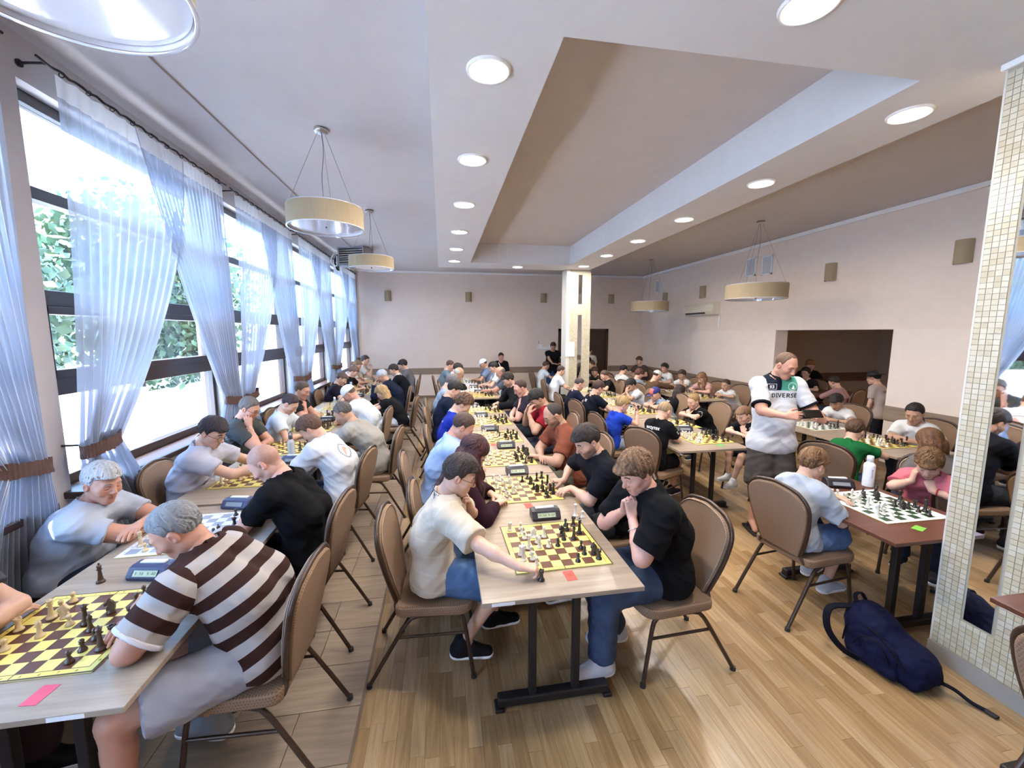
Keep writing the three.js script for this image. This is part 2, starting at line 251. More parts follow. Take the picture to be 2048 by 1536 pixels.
  const paint = (x, y, z) => {
    const k = 1 + .07 * N3(x * 40, y * 40, z * 40 + seed) + .05 * N3(x * 9, y * 9, z * 9 + seed); let c = [skin[0] * k, skin[1] * k * (1 + .03 * N3(x * 25, y * 25, z * 25)), skin[2] * k];
    const p = inv(x, y, z);
    if (p[1] > -.16 && p[1] < .15 && Math.abs(p[0]) < .1 && p[2] > -.13) {
      const ax = Math.abs(p[0]), m = (d, t) => { c = mix(c, d, t); };
      if (p[2] > .04) {
        const red = Math.max(0, 1 - Math.hypot(ax - .04, p[1] + .03) / .03); m([skin[0] * .98, skin[1] * .78, skin[2] * .74], red * .5);
        if (ax < .014 && p[1] < -.015 && p[1] > -.045) m([skin[0], skin[1] * .78, skin[2] * .74], .45);
        if (p[2] > .07 && ax < .024 && Math.abs(p[1] + .066) < .0105 - ax * ax * 9) m([skin[0] * .82, skin[1] * .52, skin[2] * .52], .75);
        if (p[2] > .08 && ax < .021 && Math.abs(p[1] + .0662) < .0018) m(mul(skin, .3), .7);
        if ((o.lod ?? 1) > 0 && ax > .011 && ax < .05 && Math.abs(p[1] - (.029 - (ax - .03) ** 2 * 6)) < .0052) m(bc, o.lightbrow ? .4 : .75);
        const ex = ax - .0315, ey = p[1] - (.001 + ex * .05); if ((o.lod ?? 1) > 0 && Math.abs(ex) < .0145 && Math.abs(ey) < .0058 * (1 - (ex / .015) ** 2) && p[2] > .06) { m([.62, .58, .55], .85); if (Math.abs(ex) < .0062) m([.05, .04, .035], .95); if (ey > .002 || pit > .3 && ey > -.001) m(mul(skin, .42), .9); }
        if (Math.abs(ex) < .017 && Math.abs(ey - .0068) < .0014) m(mul(skin, .35), .6);
      }
      if (ax > .07 && Math.abs(p[1]) < .04 && p[2] < .02) m([skin[0] * 1.0, skin[1] * .8, skin[2] * .74], .5);
      if (o.beard && p[1] < -.028 - .02 * (p[2] > .05 ? 1 : 0) && p[2] > -.005 && p[1] > -.135) { const b = Math.min(1, Math.max(0, (-.03 - p[1]) / .02)) * (.8 + .4 * N3(x * 300, y * 300, z * 300)); if (!(ax < .024 && Math.abs(p[1] + .066) < .01)) m(hc, Math.min(.92, o.beard * b)); }
      if (shave && p[1] > hline(p)) m(hc, Math.min(.8, Math.max(0, (p[1] - hline(p)) / .015)) * (hr.shave ?? shave) * (.85 + .3 * N3(x * 200, y * 200, z * 200)));
    }
    return c;
  };
  const hp = (p) => add(H, rot(mul(p, hs))), B = [AX, AY, AZ], E2 = (c, r, k, op = 0) => ell(hp(c), mul(r, hs), k * hs, op, B), C2 = (a, b, r, r2, k, op = 0) => cap(hp(a), hp(b), r * hs, r2 * hs, k * hs, op), kid = s < .85;
  const head = [E2([0, .03, -.012], [.077, .094, .097], .02), E2([0, -.02, .022], [.063, .085, .068], .03), cap(A, mix(A, N, .75), .054 * hs, .058 * s, .035 * hs)];
  const jw = o.jaw ?? (kid ? .9 : 1);
  for (const sg of [1, -1]) head.push(C2([sg * .043 * jw, -.06, 0], [sg * .012, -.098 * jw, .054], .023, .022, .03), E2([sg * .042, -.022, .056], [.024, .021, .021], .03));
  head.push(E2([0, -.102 * jw, .063], [.024, .018, .019], .022), C2([-.034, .026, .074], [.034, .026, .074], kid ? .011 : .0135, kid ? .011 : .0135, .022));
  for (const sg of [1, -1]) head.push(E2([sg * .032, .003, .098], [.018, .0115, .017], .012, 1));
  for (const sg of [1, -1]) head.push(E2([sg * .0315, .002, .0765], [.0145, .0115, .0118], .004), E2([sg * .0795, -.004, -.008], [.0115, .031, .0195], .008));
  const nl = o.nose ?? (kid ? .8 : 1);
  head.push(C2([0, .016, .086], [0, -.026, .088 + .019 * nl], .0085, .0105, .014), E2([0, -.03, .087 + .019 * nl], [.0125, .0105, .0125], .01), E2([0, -.066, .073], [.03, .024, .0205], .02));
  for (const sg of [1, -1]) head.push(E2([sg * .0125, -.033, .093], [.0085, .0075, .0105], .006), C2([0, -.0602, .0915], [sg * .019, -.0635, .083], .0048, .0035, .004), C2([0, -.0722, .0905], [sg * .017, -.069, .084], .0055, .0038, .004), E2([sg * .091, -.004, -.001], [.009, .017, .0105], .005, 1));
  if (o.smile) for (const sg of [1, -1]) head.push(E2([sg * .046, -.04, .066], [.017, .015, .015], .012), C2([sg * .024, -.034, .098], [sg * .036, -.062, .088], .0045, .0045, .006, 1));
  const parts = [blob(bp, L.b, paint), blob(head, L.h, paint), ...hands.map((h) => blob(h, L.n, paint))];
  const bodyMesh = mesh('body', parts, skinMat, g);
  if ((o.lod ?? 1) < 1) {   // brows and lash lines as fine pieces lying on the face
    const hf = field(head), lay = (q, lift) => { let P0 = hp([q[0], q[1], .125]), t = 0; for (let i = 0; i < 30; i++) { const d = hf(...sub(P0, mul(AZ, t))); t += d * .8; if (d < 3e-4) break; } return sub(P0, mul(AZ, t - lift)); };
    const brow = std(bc, .8), lash = std([.035, .02, .015], .7);
    for (const sg of [1, -1]) { const bt = tube([[.013, .0275], [.024, .0325], [.037, .033], [.049, .027]].map(([x, y]) => lay([sg * x, y], .0002)), .0034 * hs * (o.lightbrow ? .8 : 1), 14, 5); mesh('eyebrow', bt, brow, g); mesh('eyelash', tube([[.0185, -.0035], [.026, -.0062], [.035, -.0065], [.0445, -.0035]].map(([x, y]) => lay([sg * x, y], .0001)), .0013 * hs, 12, 4), lash, g); }
  }
  // hair
  const ridge = hp([0, .12, -.035]), hseed = seed, strand = (a) => (d, x, y, z) => { const p = inv(x, y, z), w = hr.curl ? 0 : .5 * N3(p[0] * 14, p[1] * 14, p[2] * 14 + hseed), th = Math.atan2(p[0], p[2] + (hr.whorl ?? .03)) + w, v = Math.hypot(p[0], p[1] - .13, p[2] + .03), c = Math.cos(th), q = Math.sin(th); if (hr.curl) return d - a * (1.1 * N3(c * 3.2, q * 3.2, v * 40 + hseed) + .7 * N3(c * 9 + p[1] * 60, q * 9, v * 60 + hseed) + .7 * N3(c * 22, q * 22, v * 15 + hseed)); return d - a * (.8 * N3(c * 3.2, q * 3.2, v * 7 + hseed) + .55 * N3(c * 8, q * 8, v * 5 + hseed) + .6 * N3(c * 19, q * 19, v * 5 + hseed) + ((o.lod ?? 1) < 1 ? .5 * N3(c * 38, q * 38, v * 6 + hseed) : 0)); };
  const hpaint = (base) => (x, y, z) => { const p = inv(x, y, z), th = Math.atan2(p[0], p[2] + .03), v = Math.hypot(p[0], p[1] - .13, p[2] + .03), k = 1 + .45 * N3(Math.cos(th) * 15, Math.sin(th) * 15, v * 9 + hseed) + .3 * N3(Math.cos(th) * 40, Math.sin(th) * 40, v * 14); let c = mul(base, k); if (hr.c2) { const t = hr.c2y ? Math.min(1, Math.max(0, (hr.c2y - p[1]) / .12 + .3 * N3(x * 20, y * 8, z * 20))) : Math.max(0, Math.min(1, .5 + 1.4 * N3(Math.cos(th) * 6, Math.sin(th) * 6, v * 6 + hseed))); c = mix(c, mul(lin(hr.c2), k), t); } return c; };
  if (hr.st !== 'shave' && hr.st !== 'none') {
    const t = hr.t ?? .006, hps = [E2([0, .036 + t * .4, -.017], [.082 + t, .094 + t, .101 + t], .02)];
    if (hr.top) hps.push(E2([hr.part ?? 0, .085, .012], [.062, .04 + hr.top, .075], .03));
    if (hr.fringe) hps.push(E2([hr.part ?? 0, .068, .062], [.068, .032, .04 + hr.fringe], .025));
    const a = hr.a ?? .006, st = strand(a * hs), hang = [];
    if (hr.long) for (const chain of hr.long) for (let i = 1; i < chain.length; i++) { const [p, r] = chain[i - 1], [q, r2] = chain[i]; hang.push(cap(hr.world ? local(p) : add(H, mul(p, hs)), hr.world ? local(q) : add(H, mul(q, hs)), r * hs, r2 * hs, .025)); }
    const fh = field(hps), fl = hang.length ? field(hang) : null;
    const F = (x, y, z) => { const p = inv(x, y, z); let d = st(fh(x, y, z), x, y, z); const hl = hline(p), tp = Math.max(0, 1 - (p[1] - hl) / (hr.soft ?? .05)); d += tp * tp * (.0085 + t * .75) * hs; const m = (hl - p[1]) * hs * .8; d = Math.max(d, m + a * .6 * N3(x * 90, y * 20, z * 90)); if (fl) { let e = fl(x, y, z); e -= .009 * hs * (N3(x * 45, y * 7, z * 45 + hseed) + .6 * N3(x * 100, y * 9, z * 100)); const k = .02, h = Math.max(k - Math.abs(d - e), 0) / k; d = Math.min(d, e) - h * h * k * .25; } return d; };
    const [lo, hi] = bounds([...hps, ...hang], .025);
    mesh('hair', net(F, lo, hi, L.r, hpaint(hc)), hairMat, g);
  } else if (hr.sides) {   // a bald head with hair at the sides and back
    const hps = field([E2([0, .02, -.02], [.0815, .085, .098], .02)]), st = strand(.004), [lo, hi] = bounds([E2([0, .02, -.02], [.09, .1, .11], .02)], .01);
    mesh('hair', net((x, y, z) => { const p = inv(x, y, z); return Math.max(st(hps(x, y, z), x, y, z), (p[1] - .06) * .8, (hline(p) - p[1]) * .8, (p[2] - .035) * .8); }, lo, hi, L.r, hpaint(hc)), hairMat, g);
  }
  if (o.cap) {
    const q = o.cap, crown = [E2([0, .045, -.014], [.089, .096, .108], .02), { ...plane(hp([0, .028, 0]), mul(AY, -1)) }], br = [E2([0, .036, q.flip ? -.12 : .115], [.074, .007, .072], .01)];
    const cp = q.c2 ? (x, y, z) => { const p = inv(x, y, z); return lin(p[2] > .02 && Math.abs(p[0]) < .055 ? q.c : q.c2); } : () => lin(q.c);
    if (q.hat) br[0] = E2([0, .045, 0], [.17, .012, .18], .01);
    const hat = mesh(q.hat ? 'hat' : 'cap', blob(crown, L.c * .7, cp), hairMat, g); mesh('brim', blob(br, Math.min(L.c * .45, .007), () => lin(q.brim ?? q.c2 ?? q.c)), hairMat, hat);
  }
  if (o.glasses) {
    const ring = (sg) => { const a = []; for (let i = 0; i < 12; i++) { const t = i / 12 * 6.283; a.push(hp([sg * .034 + .0245 * Math.cos(t), -.001 + .0185 * Math.sin(t), .099 - .012 * Math.abs(.034 + sg * .0 + .02 * Math.cos(t) * sg) * 4 + .005])); } return tube(a, .0017 * hs, 20, 5, true); };
    const ts = (sg) => tube([hp([sg * .058, .004, .09]), hp([sg * .076, .006, .05]), hp([sg * .0835, .008, -.005]), hp([sg * .082, -.012, -.028])], .0017 * hs, 8, 5);
    mesh('glasses', [ring(1), ring(-1), tube([hp([.01, .004, .104]), hp([0, .007, .107]), hp([-.01, .004, .104])], .0016 * hs, 4, 5), ts(1), ts(-1)], std(o.glasses === true ? '#17130f' : o.glasses, .35), g);
  }
  // shirt
  const sh = o.shirt ?? {}, infl = (sh.i ?? .014) * (s < .9 ? .75 : 1), sl = sh.sl ?? .62, sr = (sh.sr ?? .022) * Math.min(1, .25 + .75 * s), fold = (A, fr = 1) => (f0) => (o.lod ?? 1) > 1 ? f0 : (x, y, z) => { const d = f0(x, y, z); if (d > .05 || d < -.05) return d; const q = .6 * Math.abs(x) + y; return d - A * (1.5 * (.3 - Math.abs(N3(x * 4 * fr + seed, q * 11 * fr, z * 5 * fr))) + 1.0 * (.28 - Math.abs(N3(x * 7 * fr, (y - .8 * z) * 15 * fr + seed, z * 6 * fr))) + .5 * N3(x * 11, y * 13 + seed, z * 11)); };
  const sp = torso(infl), sleeves = {};
  if (sh.hem) sp.push(cap(off(P, .07 * s, -.01), off(P, -.07 * s, -.01), .125 * s + infl, .125 * s + infl, .05));
  for (const sg of [1, -1]) {
    const wr = sl > 1 ? mix(El[sg], Wr[sg], Math.min(sl - 1, .95)) : null, e = wr ? El[sg] : mix(Sh[sg], El[sg], sl);
    const c = wr ? cap(Sh[sg], El[sg], .055 * s + sr, .045 * s + sr, .035) : cuff(mix(Sh[sg], El[sg], .0), e, .056 * s + sr * .9, (.055 - .012 * sl) * s + sr * (sh.flare ?? 1.1), .035);
    sleeves[sg] = c; if (!sh.sleeveUV) sp.push(c); if (wr) sp.push(cuff(El[sg], wr, .044 * s + sr, .032 * s + sr, .02));
  }
  const nk = nrm(sub(A, N));
  sp.push(cap(add(N, mul(nk, (sh.neck ?? .012))), add(N, mul(nk, .16)), .058 * s + .012 + (sh.open ?? 0), .1 * s, .006, 1), { ...plane(off(P, 0, stand ? -.1 * s : -.065 * s), [0, -1, 0]) });
  const sw = fold(sh.fold ?? .008), body0 = field(torso(infl)), tl = T, uvf = sh.tex ? (x, y, z) => { const q = sub([x, y, z], P); return [.5 + x / (.5 * s), dot(q, up) / tl]; } : undefined;
  const sm = sh.tex ? phys(0xdddddd, .88, { map: sh.tex, specularIntensity: .45 }) : cloth(sh.c ?? '#dddddd'), sf0 = sw(field(sp));
  const shirtMesh = mesh(sh.name ?? 'shirt', blob(sp, L.c, null, uvf, sw), sm, g);
  if (sh.sleeveUV) for (const sg of [1, -1]) { const d = sub(El[sg], Sh[sg]), dd = dot(d, d); mesh('sleeve', blob([sleeves[sg], ell(Sh[sg], [.066 * s + sr * .6, .062 * s + sr * .6, .066 * s + sr * .6], .03)], L.c, null, (x, y, z) => [.02, .74 - dot(sub([x, y, z], Sh[sg]), d) / dd * sh.sleeveUV], sw), sm, shirtMesh); }
  if (sh.collar) { const cc = add(N, mul(nk, .012)), c1 = add(N, mul(nk, .055 * s)); mesh('collar', blob([cap(cc, c1, .074 * s + .004, .07 * s, .01), cap(sub(cc, mul(nk, .03)), add(c1, mul(nk, .1)), .065 * s, .062 * s, .004, 1), plane(add(c1, mul(nk, .006)), nk), { ...plane(sub(cc, mul(nk, .012)), mul(nk, -1)) }], Math.min(L.c * .5, .008), null), cloth(sh.collar), shirtMesh); }
  if (sh.cuffs) for (const sg of [1, -1]) { const e0 = mix(Sh[sg], El[sg], sl - .07), e1 = mix(Sh[sg], El[sg], sl + .015), r = (.055 - .012 * sl) * s + sr * 1.1 + .011; mesh('cuff', blob([cuff(e1, e0, r, r, 0), { ...plane(e1, nrm(sub(e1, e0))) }], L.c * .6, null), cloth(sh.cuffs), shirtMesh); }
  for (const pr of sh.prints ?? []) {   // printing on the cloth: at [x across, height along the spine 0..1], on the front or the back, or on a sleeve
    const m = phys(0xffffff, .8, { map: pr.tex, transparent: true }); let O, r, u;
    if (pr.sleeve) { const d = nrm(sub(El[pr.sleeve], Sh[pr.sleeve])), o2 = mix(Sh[pr.sleeve], El[pr.sleeve], pr.y); u = mul(d, -1); r = nrm(cross(u, pr.dir ?? [pr.sleeve, 0, .1])); O = o2; }
    else { u = up; r = pr.back ? [-1, 0, 0] : [1, 0, 0]; O = add(mix(P, N, pr.y), [pr.x ?? 0, 0, 0]); if (pr.turn) { const a = pr.turn; r = [r[0] * Math.cos(a), 0, Math.sin(a)]; } }
    const pg = patch(sf0, O, pr.sleeve ? r : r, pr.sleeve ? nrm(cross(cross(r, u), r)) : u, pr.w, pr.h, 16, 12); const pm = mesh(pr.name ?? 'print', pg, m, shirtMesh); if (pr.label) pm.userData.label = pr.label;
  }
  // trousers or shorts
  const pa = o.pants ?? {}, pf = pa.len ?? 2, ph = [cap(Hp[1], Hp[-1], .122 * s, .122 * s, .04), cap(P, off(P, 0, .06, 0), .13 * s, .115 * s, .04)];
  for (const sg of [1, -1]) {
    const k = pa.loose ?? .016; if (pf <= 1) ph.push(cuff(Hp[sg], mix(Hp[sg], Kn[sg], pf), .093 * s + k * .6, .075 * s + k * 1.5, .03));
    else { ph.push(cap(Hp[sg], Kn[sg], .09 * s + k * .6, .06 * s + k, .03), cuff(Kn[sg], mix(Kn[sg], An[sg], (pf - 1) * .96), .06 * s + k, .042 * s + k * 1.2, .025)); }
  }
  ph.push({ ...plane(off(P, 0, .1 * s), [0, 1, 0]) });
  const ls = mesh(pf <= 1 ? 'shorts' : 'trousers', blob(ph, L.c * 1.15, pa.denim ? denimPaint(lin(pa.c), Hp, Kn, s) : null, null, fold(.009)), pa.denim ? denimMat : cloth(pa.c ?? '#2b3140'), g);
  // shoes
  if (!o.noshoes) for (const sg of [1, -1]) {
    const a = An[sg], dn = a[1] - .085 * s, q = [cap([a[0], dn + .048 * s, a[2] - .035 * s], [a[0] + sg * .02, dn + .036 * s, a[2] + .155 * s], .046 * s, .037 * s, .02), cap([a[0], dn + .05 * s, a[2] - .02 * s], off(a, 0, .02, -.005), .047 * s, .05 * s, .03), cap([a[0], dn + .075 * s, a[2] + .03 * s], [a[0] + sg * .008, dn + .05 * s, a[2] + .09 * s], .038 * s, .034 * s, .02), { ...plane([0, dn + .014, 0], [0, -1, 0]) }];
    if (pa.sandal) { const sd = mesh('sandal', [extrude([[-.045, -.07], [.045, -.07], [.052, .1], [.04, .18], [0, .2], [-.04, .175], [-.05, .08]].map((p) => [p[0], -p[1]]), .02, .004).rotateX(-Math.PI / 2).translate(a[0] + sg * .01, .001, a[2])], rubber, g); sd.geometry.computeVertexNormals(); mesh('strap', [0, 1, 2].map((i) => { const zz = [-.0, .07, .125][i]; return tube([[a[0] - .045, .02, a[2] + zz], [a[0] - .03, .075 - i * .012, a[2] + zz], [a[0] + sg * .01, .088 - i * .016, a[2] + zz], [a[0] + .035, .075 - i * .012, a[2] + zz], [a[0] + .05, .02, a[2] + zz]], .009, 14, 6); }), rubber, sd); }
    else { const b = mesh('shoe', blob(q, L.c * .8), cloth(o.shoe ?? '#23232b', .6), g); mesh('sole', blob([cap([a[0], dn + .03 * s, a[2] - .037 * s], [a[0] + sg * .02, dn + .03 * s, a[2] + .157 * s], .049 * s, .041 * s, .02), { ...plane([0, dn + .03, 0], [0, 1, 0]) }, { ...plane([0, dn + .002, 0], [0, -1, 0]) }], L.c * .8), o.sole ? cloth(o.sole) : soleWhite, b); }
  }
  LT[o.lod ?? 1] += TRI - tri0;
  if (o.extra) o.extra({ g, H, hp, local, Wr, El, Sh, N, P, A, up, rot, L, s, field: sf0, An, Kn });
  return g;
}
// ---------- surface materials ----------
const grain = dtex(512, 512, (u, v) => { const f = tnoise(u + .02 * Math.sin(v * 6.283), v, 30, 3, 1), g = tnoise(u, v, 90, 5, 4), k = .88 + .15 * f + .11 * g, p = Math.max(0, tnoise(u, v, 6, 2, 8)) * .12; return [k - p * .7, k - p, k - p * 1.2]; });
const plaster = dtex(256, 256, (u, v, x, y) => .5 + .3 * tnoise(u, v, 24, 24, 2) + .25 * tnoise(u, v, 70, 70, 6), 1, 1, false); plaster.repeat.set(1.2, 1.2);
const mottle = dtex(512, 512, (u, v) => { const k = .97 + .018 * tnoise(u, v, 5, 5, 11) + .022 * tnoise(u, v, 22, 22, 12); return [k, k, k]; }); mottle.repeat.set(.3, .3);
const wallMat = std([.80, .665, .57], .86, { map: mottle, bumpMap: plaster, bumpScale: .0012 });
const wallPale = std([.83, .71, .62], .86, { map: mottle, bumpMap: plaster, bumpScale: .0012 });
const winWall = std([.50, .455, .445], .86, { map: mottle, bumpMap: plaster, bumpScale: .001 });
const ceilMat = std([.60, .55, .53], .9, { map: mottle, bumpMap: plaster, bumpScale: .0008 });
const soffitMat = std([.70, .685, .69], .9, { map: mottle, bumpMap: plaster, bumpScale: .0008 });
const trimWhite = std([.82, .80, .78], .6);
const woodTex = (c, rough, rx, ry, extra) => { const t = grain.clone(); t.repeat.set(rx, ry); t.needsUpdate = true; return std(c, rough, { map: t, ...extra }); };
const darkWood = woodTex([.055, .028, .018], .35, 2, .6), windowWood = woodTex([.040, .024, .022], .32, 3, 1), skirtWood = woodTex([.36, .27, .20], .55, 1.2, .5);
const parquetTones = [[.39, .25, .122], [.435, .287, .146], [.325, .2, .092], [.47, .318, .174], [.357, .222, .105], [.41, .273, .146]];
const parquetMats = parquetTones.map((c) => woodTex(c, .27, 1, 1));
const tileTones = [[.34, .255, .185], [.38, .28, .205], [.30, .22, .155]], tileMats = tileTones.map((c) => woodTex(c, .34, 1, 1));

// ---------- floor: oak parquet strips, and wood-look tiles along the windows ----------
const floor = sgroup('floor');
struct('slab', boxAB(-2.73, 11.6, -.16, -.016, -13.1, 1.7), std([.16, .11, .075], .9), floor);
{
  const strips = [], tiles = [], pr = mulberry(11), X0 = -.47, fwd = new THREE.Vector3(), cam = camera; cam.updateMatrixWorld(); const inv = cam.matrixWorld.clone().invert(); cam.updateProjectionMatrix();
  const seen = (x, z) => { fwd.set(x, 0, z).applyMatrix4(inv); const d = -fwd.z; if (d < .4) return 99; const px = fwd.x / d * 829 / 1024, py = fwd.y / d * 829 / 768; return Math.abs(px) < 1.05 && Math.abs(py) < 1.05 ? d : 99; };
  for (let i = 0; i < 100; i++) { let z = 1.6 - pr() * .5; while (z > -12.85) { const l = [.45, .5, .55, .62][Math.floor(pr() * 4)]; strips.push([X0 + i * .07 + .035, z - l / 2, l, Math.floor(pr() * 6)]); z -= l; } }
  for (let j = 0; j < 47; j++) { let x = X0; const z = 1.6 - j * .31 - .155; let first = pr() < .5 ? .31 : .62; while (x > -2.48) { const l = Math.min(first, x + 2.48); tiles.push([x - l / 2, z, l, Math.floor(pr() * 3)]); x -= l; first = .62; } }
  const geoS = (l, k) => { const g = box(.0692, .015, l - .0012, 0, -.0075, 0), uv = g.attributes.uv, p = g.attributes.position; for (let i = 0; i < p.count; i++) uv.setXY(i, p.getX(i) * 1.4 + k * .173, p.getZ(i) * .9 + k * .31); return g; }, cache = {};
  strips.forEach((s) => s.push(seen(s[0], s[1]))); strips.sort((a, b) => a[4] - b[4]);
  const rest = [];
  strips.forEach(([x, z, l, t, d], i) => {
    if (i < 200) { const k = i % 5; const m = struct('plank', cache[l + '_' + k] ??= geoS(l, k), parquetMats[t], floor); m.position.set(x, 0, z); }
    else { const g = geoS(l, i % 7); g.translate(x, 0, z); const n = g.attributes.position.count, c = new Float32Array(n * 3); for (let q = 0; q < n; q++) c.set(parquetTones[t], q * 3); g.setAttribute('color', new THREE.BufferAttribute(c, 3)); rest.push(g); }
  });
  const rm = woodTex([1, 1, 1], .27, 1, 1, { vertexColors: true }); const st = struct('parquet', mergeGeometries(rest), rm, floor); st.userData.kind = 'stuff';
  const geoT = (l, k) => { const g = box(l - .004, .015, .306, 0, -.0075, 0), uv = g.attributes.uv, p = g.attributes.position; for (let i = 0; i < p.count; i++) uv.setXY(i, p.getZ(i) * .8 + k * .21, p.getX(i) * .7 + k * .37); return g; };
  tiles.forEach(([x, z, l, t], i) => { const k = i % 5, m = struct('tile', cache['t' + l.toFixed(2) + k] ??= geoT(l, k), tileMats[t], floor); m.position.set(x, 0, z); });
  struct('threshold_strip', boxAB(X0 - .004, X0 + .012, -.01, .003, -12.85, 1.6), std([.12, .08, .05], .4), floor);
}
// ---------- walls ----------
const WIN = [[1.3, -.5], [-.72, -2.84], [-3.14, -5.25], [-5.45, -7.42], [-7.62, -9.75], [-9.95, -12.45]];   // near and far jamb of each window
const SILL = .95, HEAD = 3.52, XI = -2.48, XO = -2.73;
{
  const g = [mbox(XO, XI, -.02, SILL, -13.1, 1.7), mbox(XO, XI, HEAD, 3.95, -13.1, 1.7)]; let z = 1.7;
  for (const [a, b] of WIN) { g.push(mbox(XO, XI, SILL, HEAD, a, z)); z = b; } g.push(mbox(XO, XI, SILL, HEAD, -13.1, z));
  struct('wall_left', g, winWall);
}
struct('wall_far', [mbox(XI, 3.68, -.02, 3.95, -13.1, -12.85), mbox(3.68, 5.31, 2.08, 3.95, -13.1, -12.85), mbox(5.31, 6.74, -.02, 3.95, -13.1, -12.85)], wallMat);
struct('wall_right', [mbox(6.49, 6.74, -.02, 3.95, -12.85, -7.22), mbox(6.49, 6.74, 2.045, 3.95, -7.22, -5.06), mbox(6.49, 6.74, -.02, 3.95, -5.06, 1.7)], wallMat);
struct('wall_right_lower', [mbox(6.468, 6.49, 0, 2.05, -9.97, -7.22), mbox(6.468, 6.49, 0, 2.05, -5.06, 1.6)], wallPale);
struct('wall_near', mbox(XO, 6.74, -.02, 3.95, 1.55, 1.75), wallMat);
struct('ceiling', mbox(XO, 6.74, 3.8, 3.98, -13.1, 1.75), ceilMat);
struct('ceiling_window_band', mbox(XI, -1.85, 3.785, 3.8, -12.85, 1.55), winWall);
// the dropped frame of the ceiling with the lamps, round a raised field
struct('ceiling_frame', [mbox(-.04, .61, 3.41, 3.8, -9.4, -1.42), mbox(2.71, 3.34, 3.41, 3.8, -9.4, -1.42), mbox(.61, 2.71, 3.41, 3.8, -2.11, -1.42), mbox(.61, 2.71, 3.41, 3.8, -9.4, -8.68), mbox(2.695, 2.71, 3.41, 3.6, -8.68, -2.11)], soffitMat);
struct('trim_1', [boxAB(XI, 6.49, 3.74, 3.8, -12.85, -12.81, .012)], trimWhite);
struct('trim_2', [boxAB(6.445, 6.49, 3.73, 3.8, -12.85, 1.55, .012)], trimWhite);
// oak boards along the walls at chair-back height, and skirtings
struct('trim_3', [boxAB(XI, 3.62, .74, .925, -12.85, -12.828, .004), boxAB(5.36, 6.47, .74, .925, -12.85, -12.828, .004)].map((g) => { const uv = g.attributes.uv, p = g.attributes.position; for (let i = 0; i < p.count; i++) uv.setXY(i, p.getY(i), p.getX(i)); return g; }), skirtWood);
struct('trim_4', [boxAB(6.448, 6.468, .715, .93, -12.83, -7.22, .004), boxAB(6.448, 6.468, .715, .93, -5.06, 1.5, .004)].map((g) => { const uv = g.attributes.uv, p = g.attributes.position; for (let i = 0; i < p.count; i++) uv.setXY(i, p.getY(i), p.getZ(i)); return g; }), skirtWood);
struct('baseboard_far', [boxAB(XI, 3.62, 0, .08, -12.85, -12.832), boxAB(5.36, 6.47, 0, .08, -12.85, -12.832)], std([.20, .14, .1], .5));
struct('baseboard_right', [boxAB(6.452, 6.468, 0, .08, -12.83, -7.22), boxAB(6.452, 6.468, 0, .08, -5.06, 1.5)], std([.20, .14, .1], .5));
// the room beyond the opening in the right wall
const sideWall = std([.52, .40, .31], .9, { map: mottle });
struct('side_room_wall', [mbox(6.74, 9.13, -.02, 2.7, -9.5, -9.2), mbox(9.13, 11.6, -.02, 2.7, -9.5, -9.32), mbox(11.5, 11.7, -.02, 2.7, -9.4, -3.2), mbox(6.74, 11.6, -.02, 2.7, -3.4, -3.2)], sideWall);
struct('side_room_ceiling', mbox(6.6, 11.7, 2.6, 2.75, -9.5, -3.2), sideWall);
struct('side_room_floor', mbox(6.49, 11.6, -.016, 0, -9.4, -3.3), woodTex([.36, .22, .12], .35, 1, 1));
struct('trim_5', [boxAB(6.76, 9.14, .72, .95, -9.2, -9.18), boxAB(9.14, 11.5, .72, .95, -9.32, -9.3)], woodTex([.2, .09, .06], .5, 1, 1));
// ---------- windows ----------
const glass = phys(0xffffff, 0.0, { transmission: 1, thickness: 0, ior: 1.45 }), outSill = std([.6, .56, .53], .7);
WIN.forEach(([a, b], i) => {
  const w = sgroup('window_' + (i + 1)), x0 = -2.67, x1 = -2.58, bars = (n, l) => l.forEach((q) => struct(n, boxAB(...q, .006), windowWood, w));
  bars('window_frame', [[x0, x1, HEAD - .075, HEAD, b, a], [x0, x1, SILL, SILL + .07, b, a], [x0, x1, SILL, HEAD, a - .05, a], [x0, x1, SILL, HEAD, b, b + .05]]);
  bars('transom', [[x0, x1 + .01, 2.855, 2.935, b, a], [x0, x1 + .015, 2.175, 2.28, b, a], [x0, x1 + .02, 1.575, 1.695, b, a]]);
  bars('sash', [[x0 + .02, x1 + .03, 1.695, 2.175, a - .105, a - .05], [x0 + .02, x1 + .03, 1.695, 2.175, b + .05, b + .105], [x0 + .02, x1 + .03, 1.69, 1.75, b + .05, a - .05], [x0 + .02, x1 + .03, 2.12, 2.176, b + .05, a - .05]]);
  bars('handle', [[x1 + .03, x1 + .06, 1.9, 1.92, (a + b) / 2 - .05, (a + b) / 2 + .05]]);
  for (const [y0, y1] of [[SILL + .07, 1.575], [1.75, 2.12], [2.28, 2.855], [2.935, HEAD - .075]]) struct('pane', boxAB(-2.632, -2.626, y0, y1, b + .05, a - .05), glass, w);
  struct('window_sill', boxAB(-2.66, -2.36, SILL - .045, SILL + .002, b - .06, a + .06, .008), windowWood, w);
});
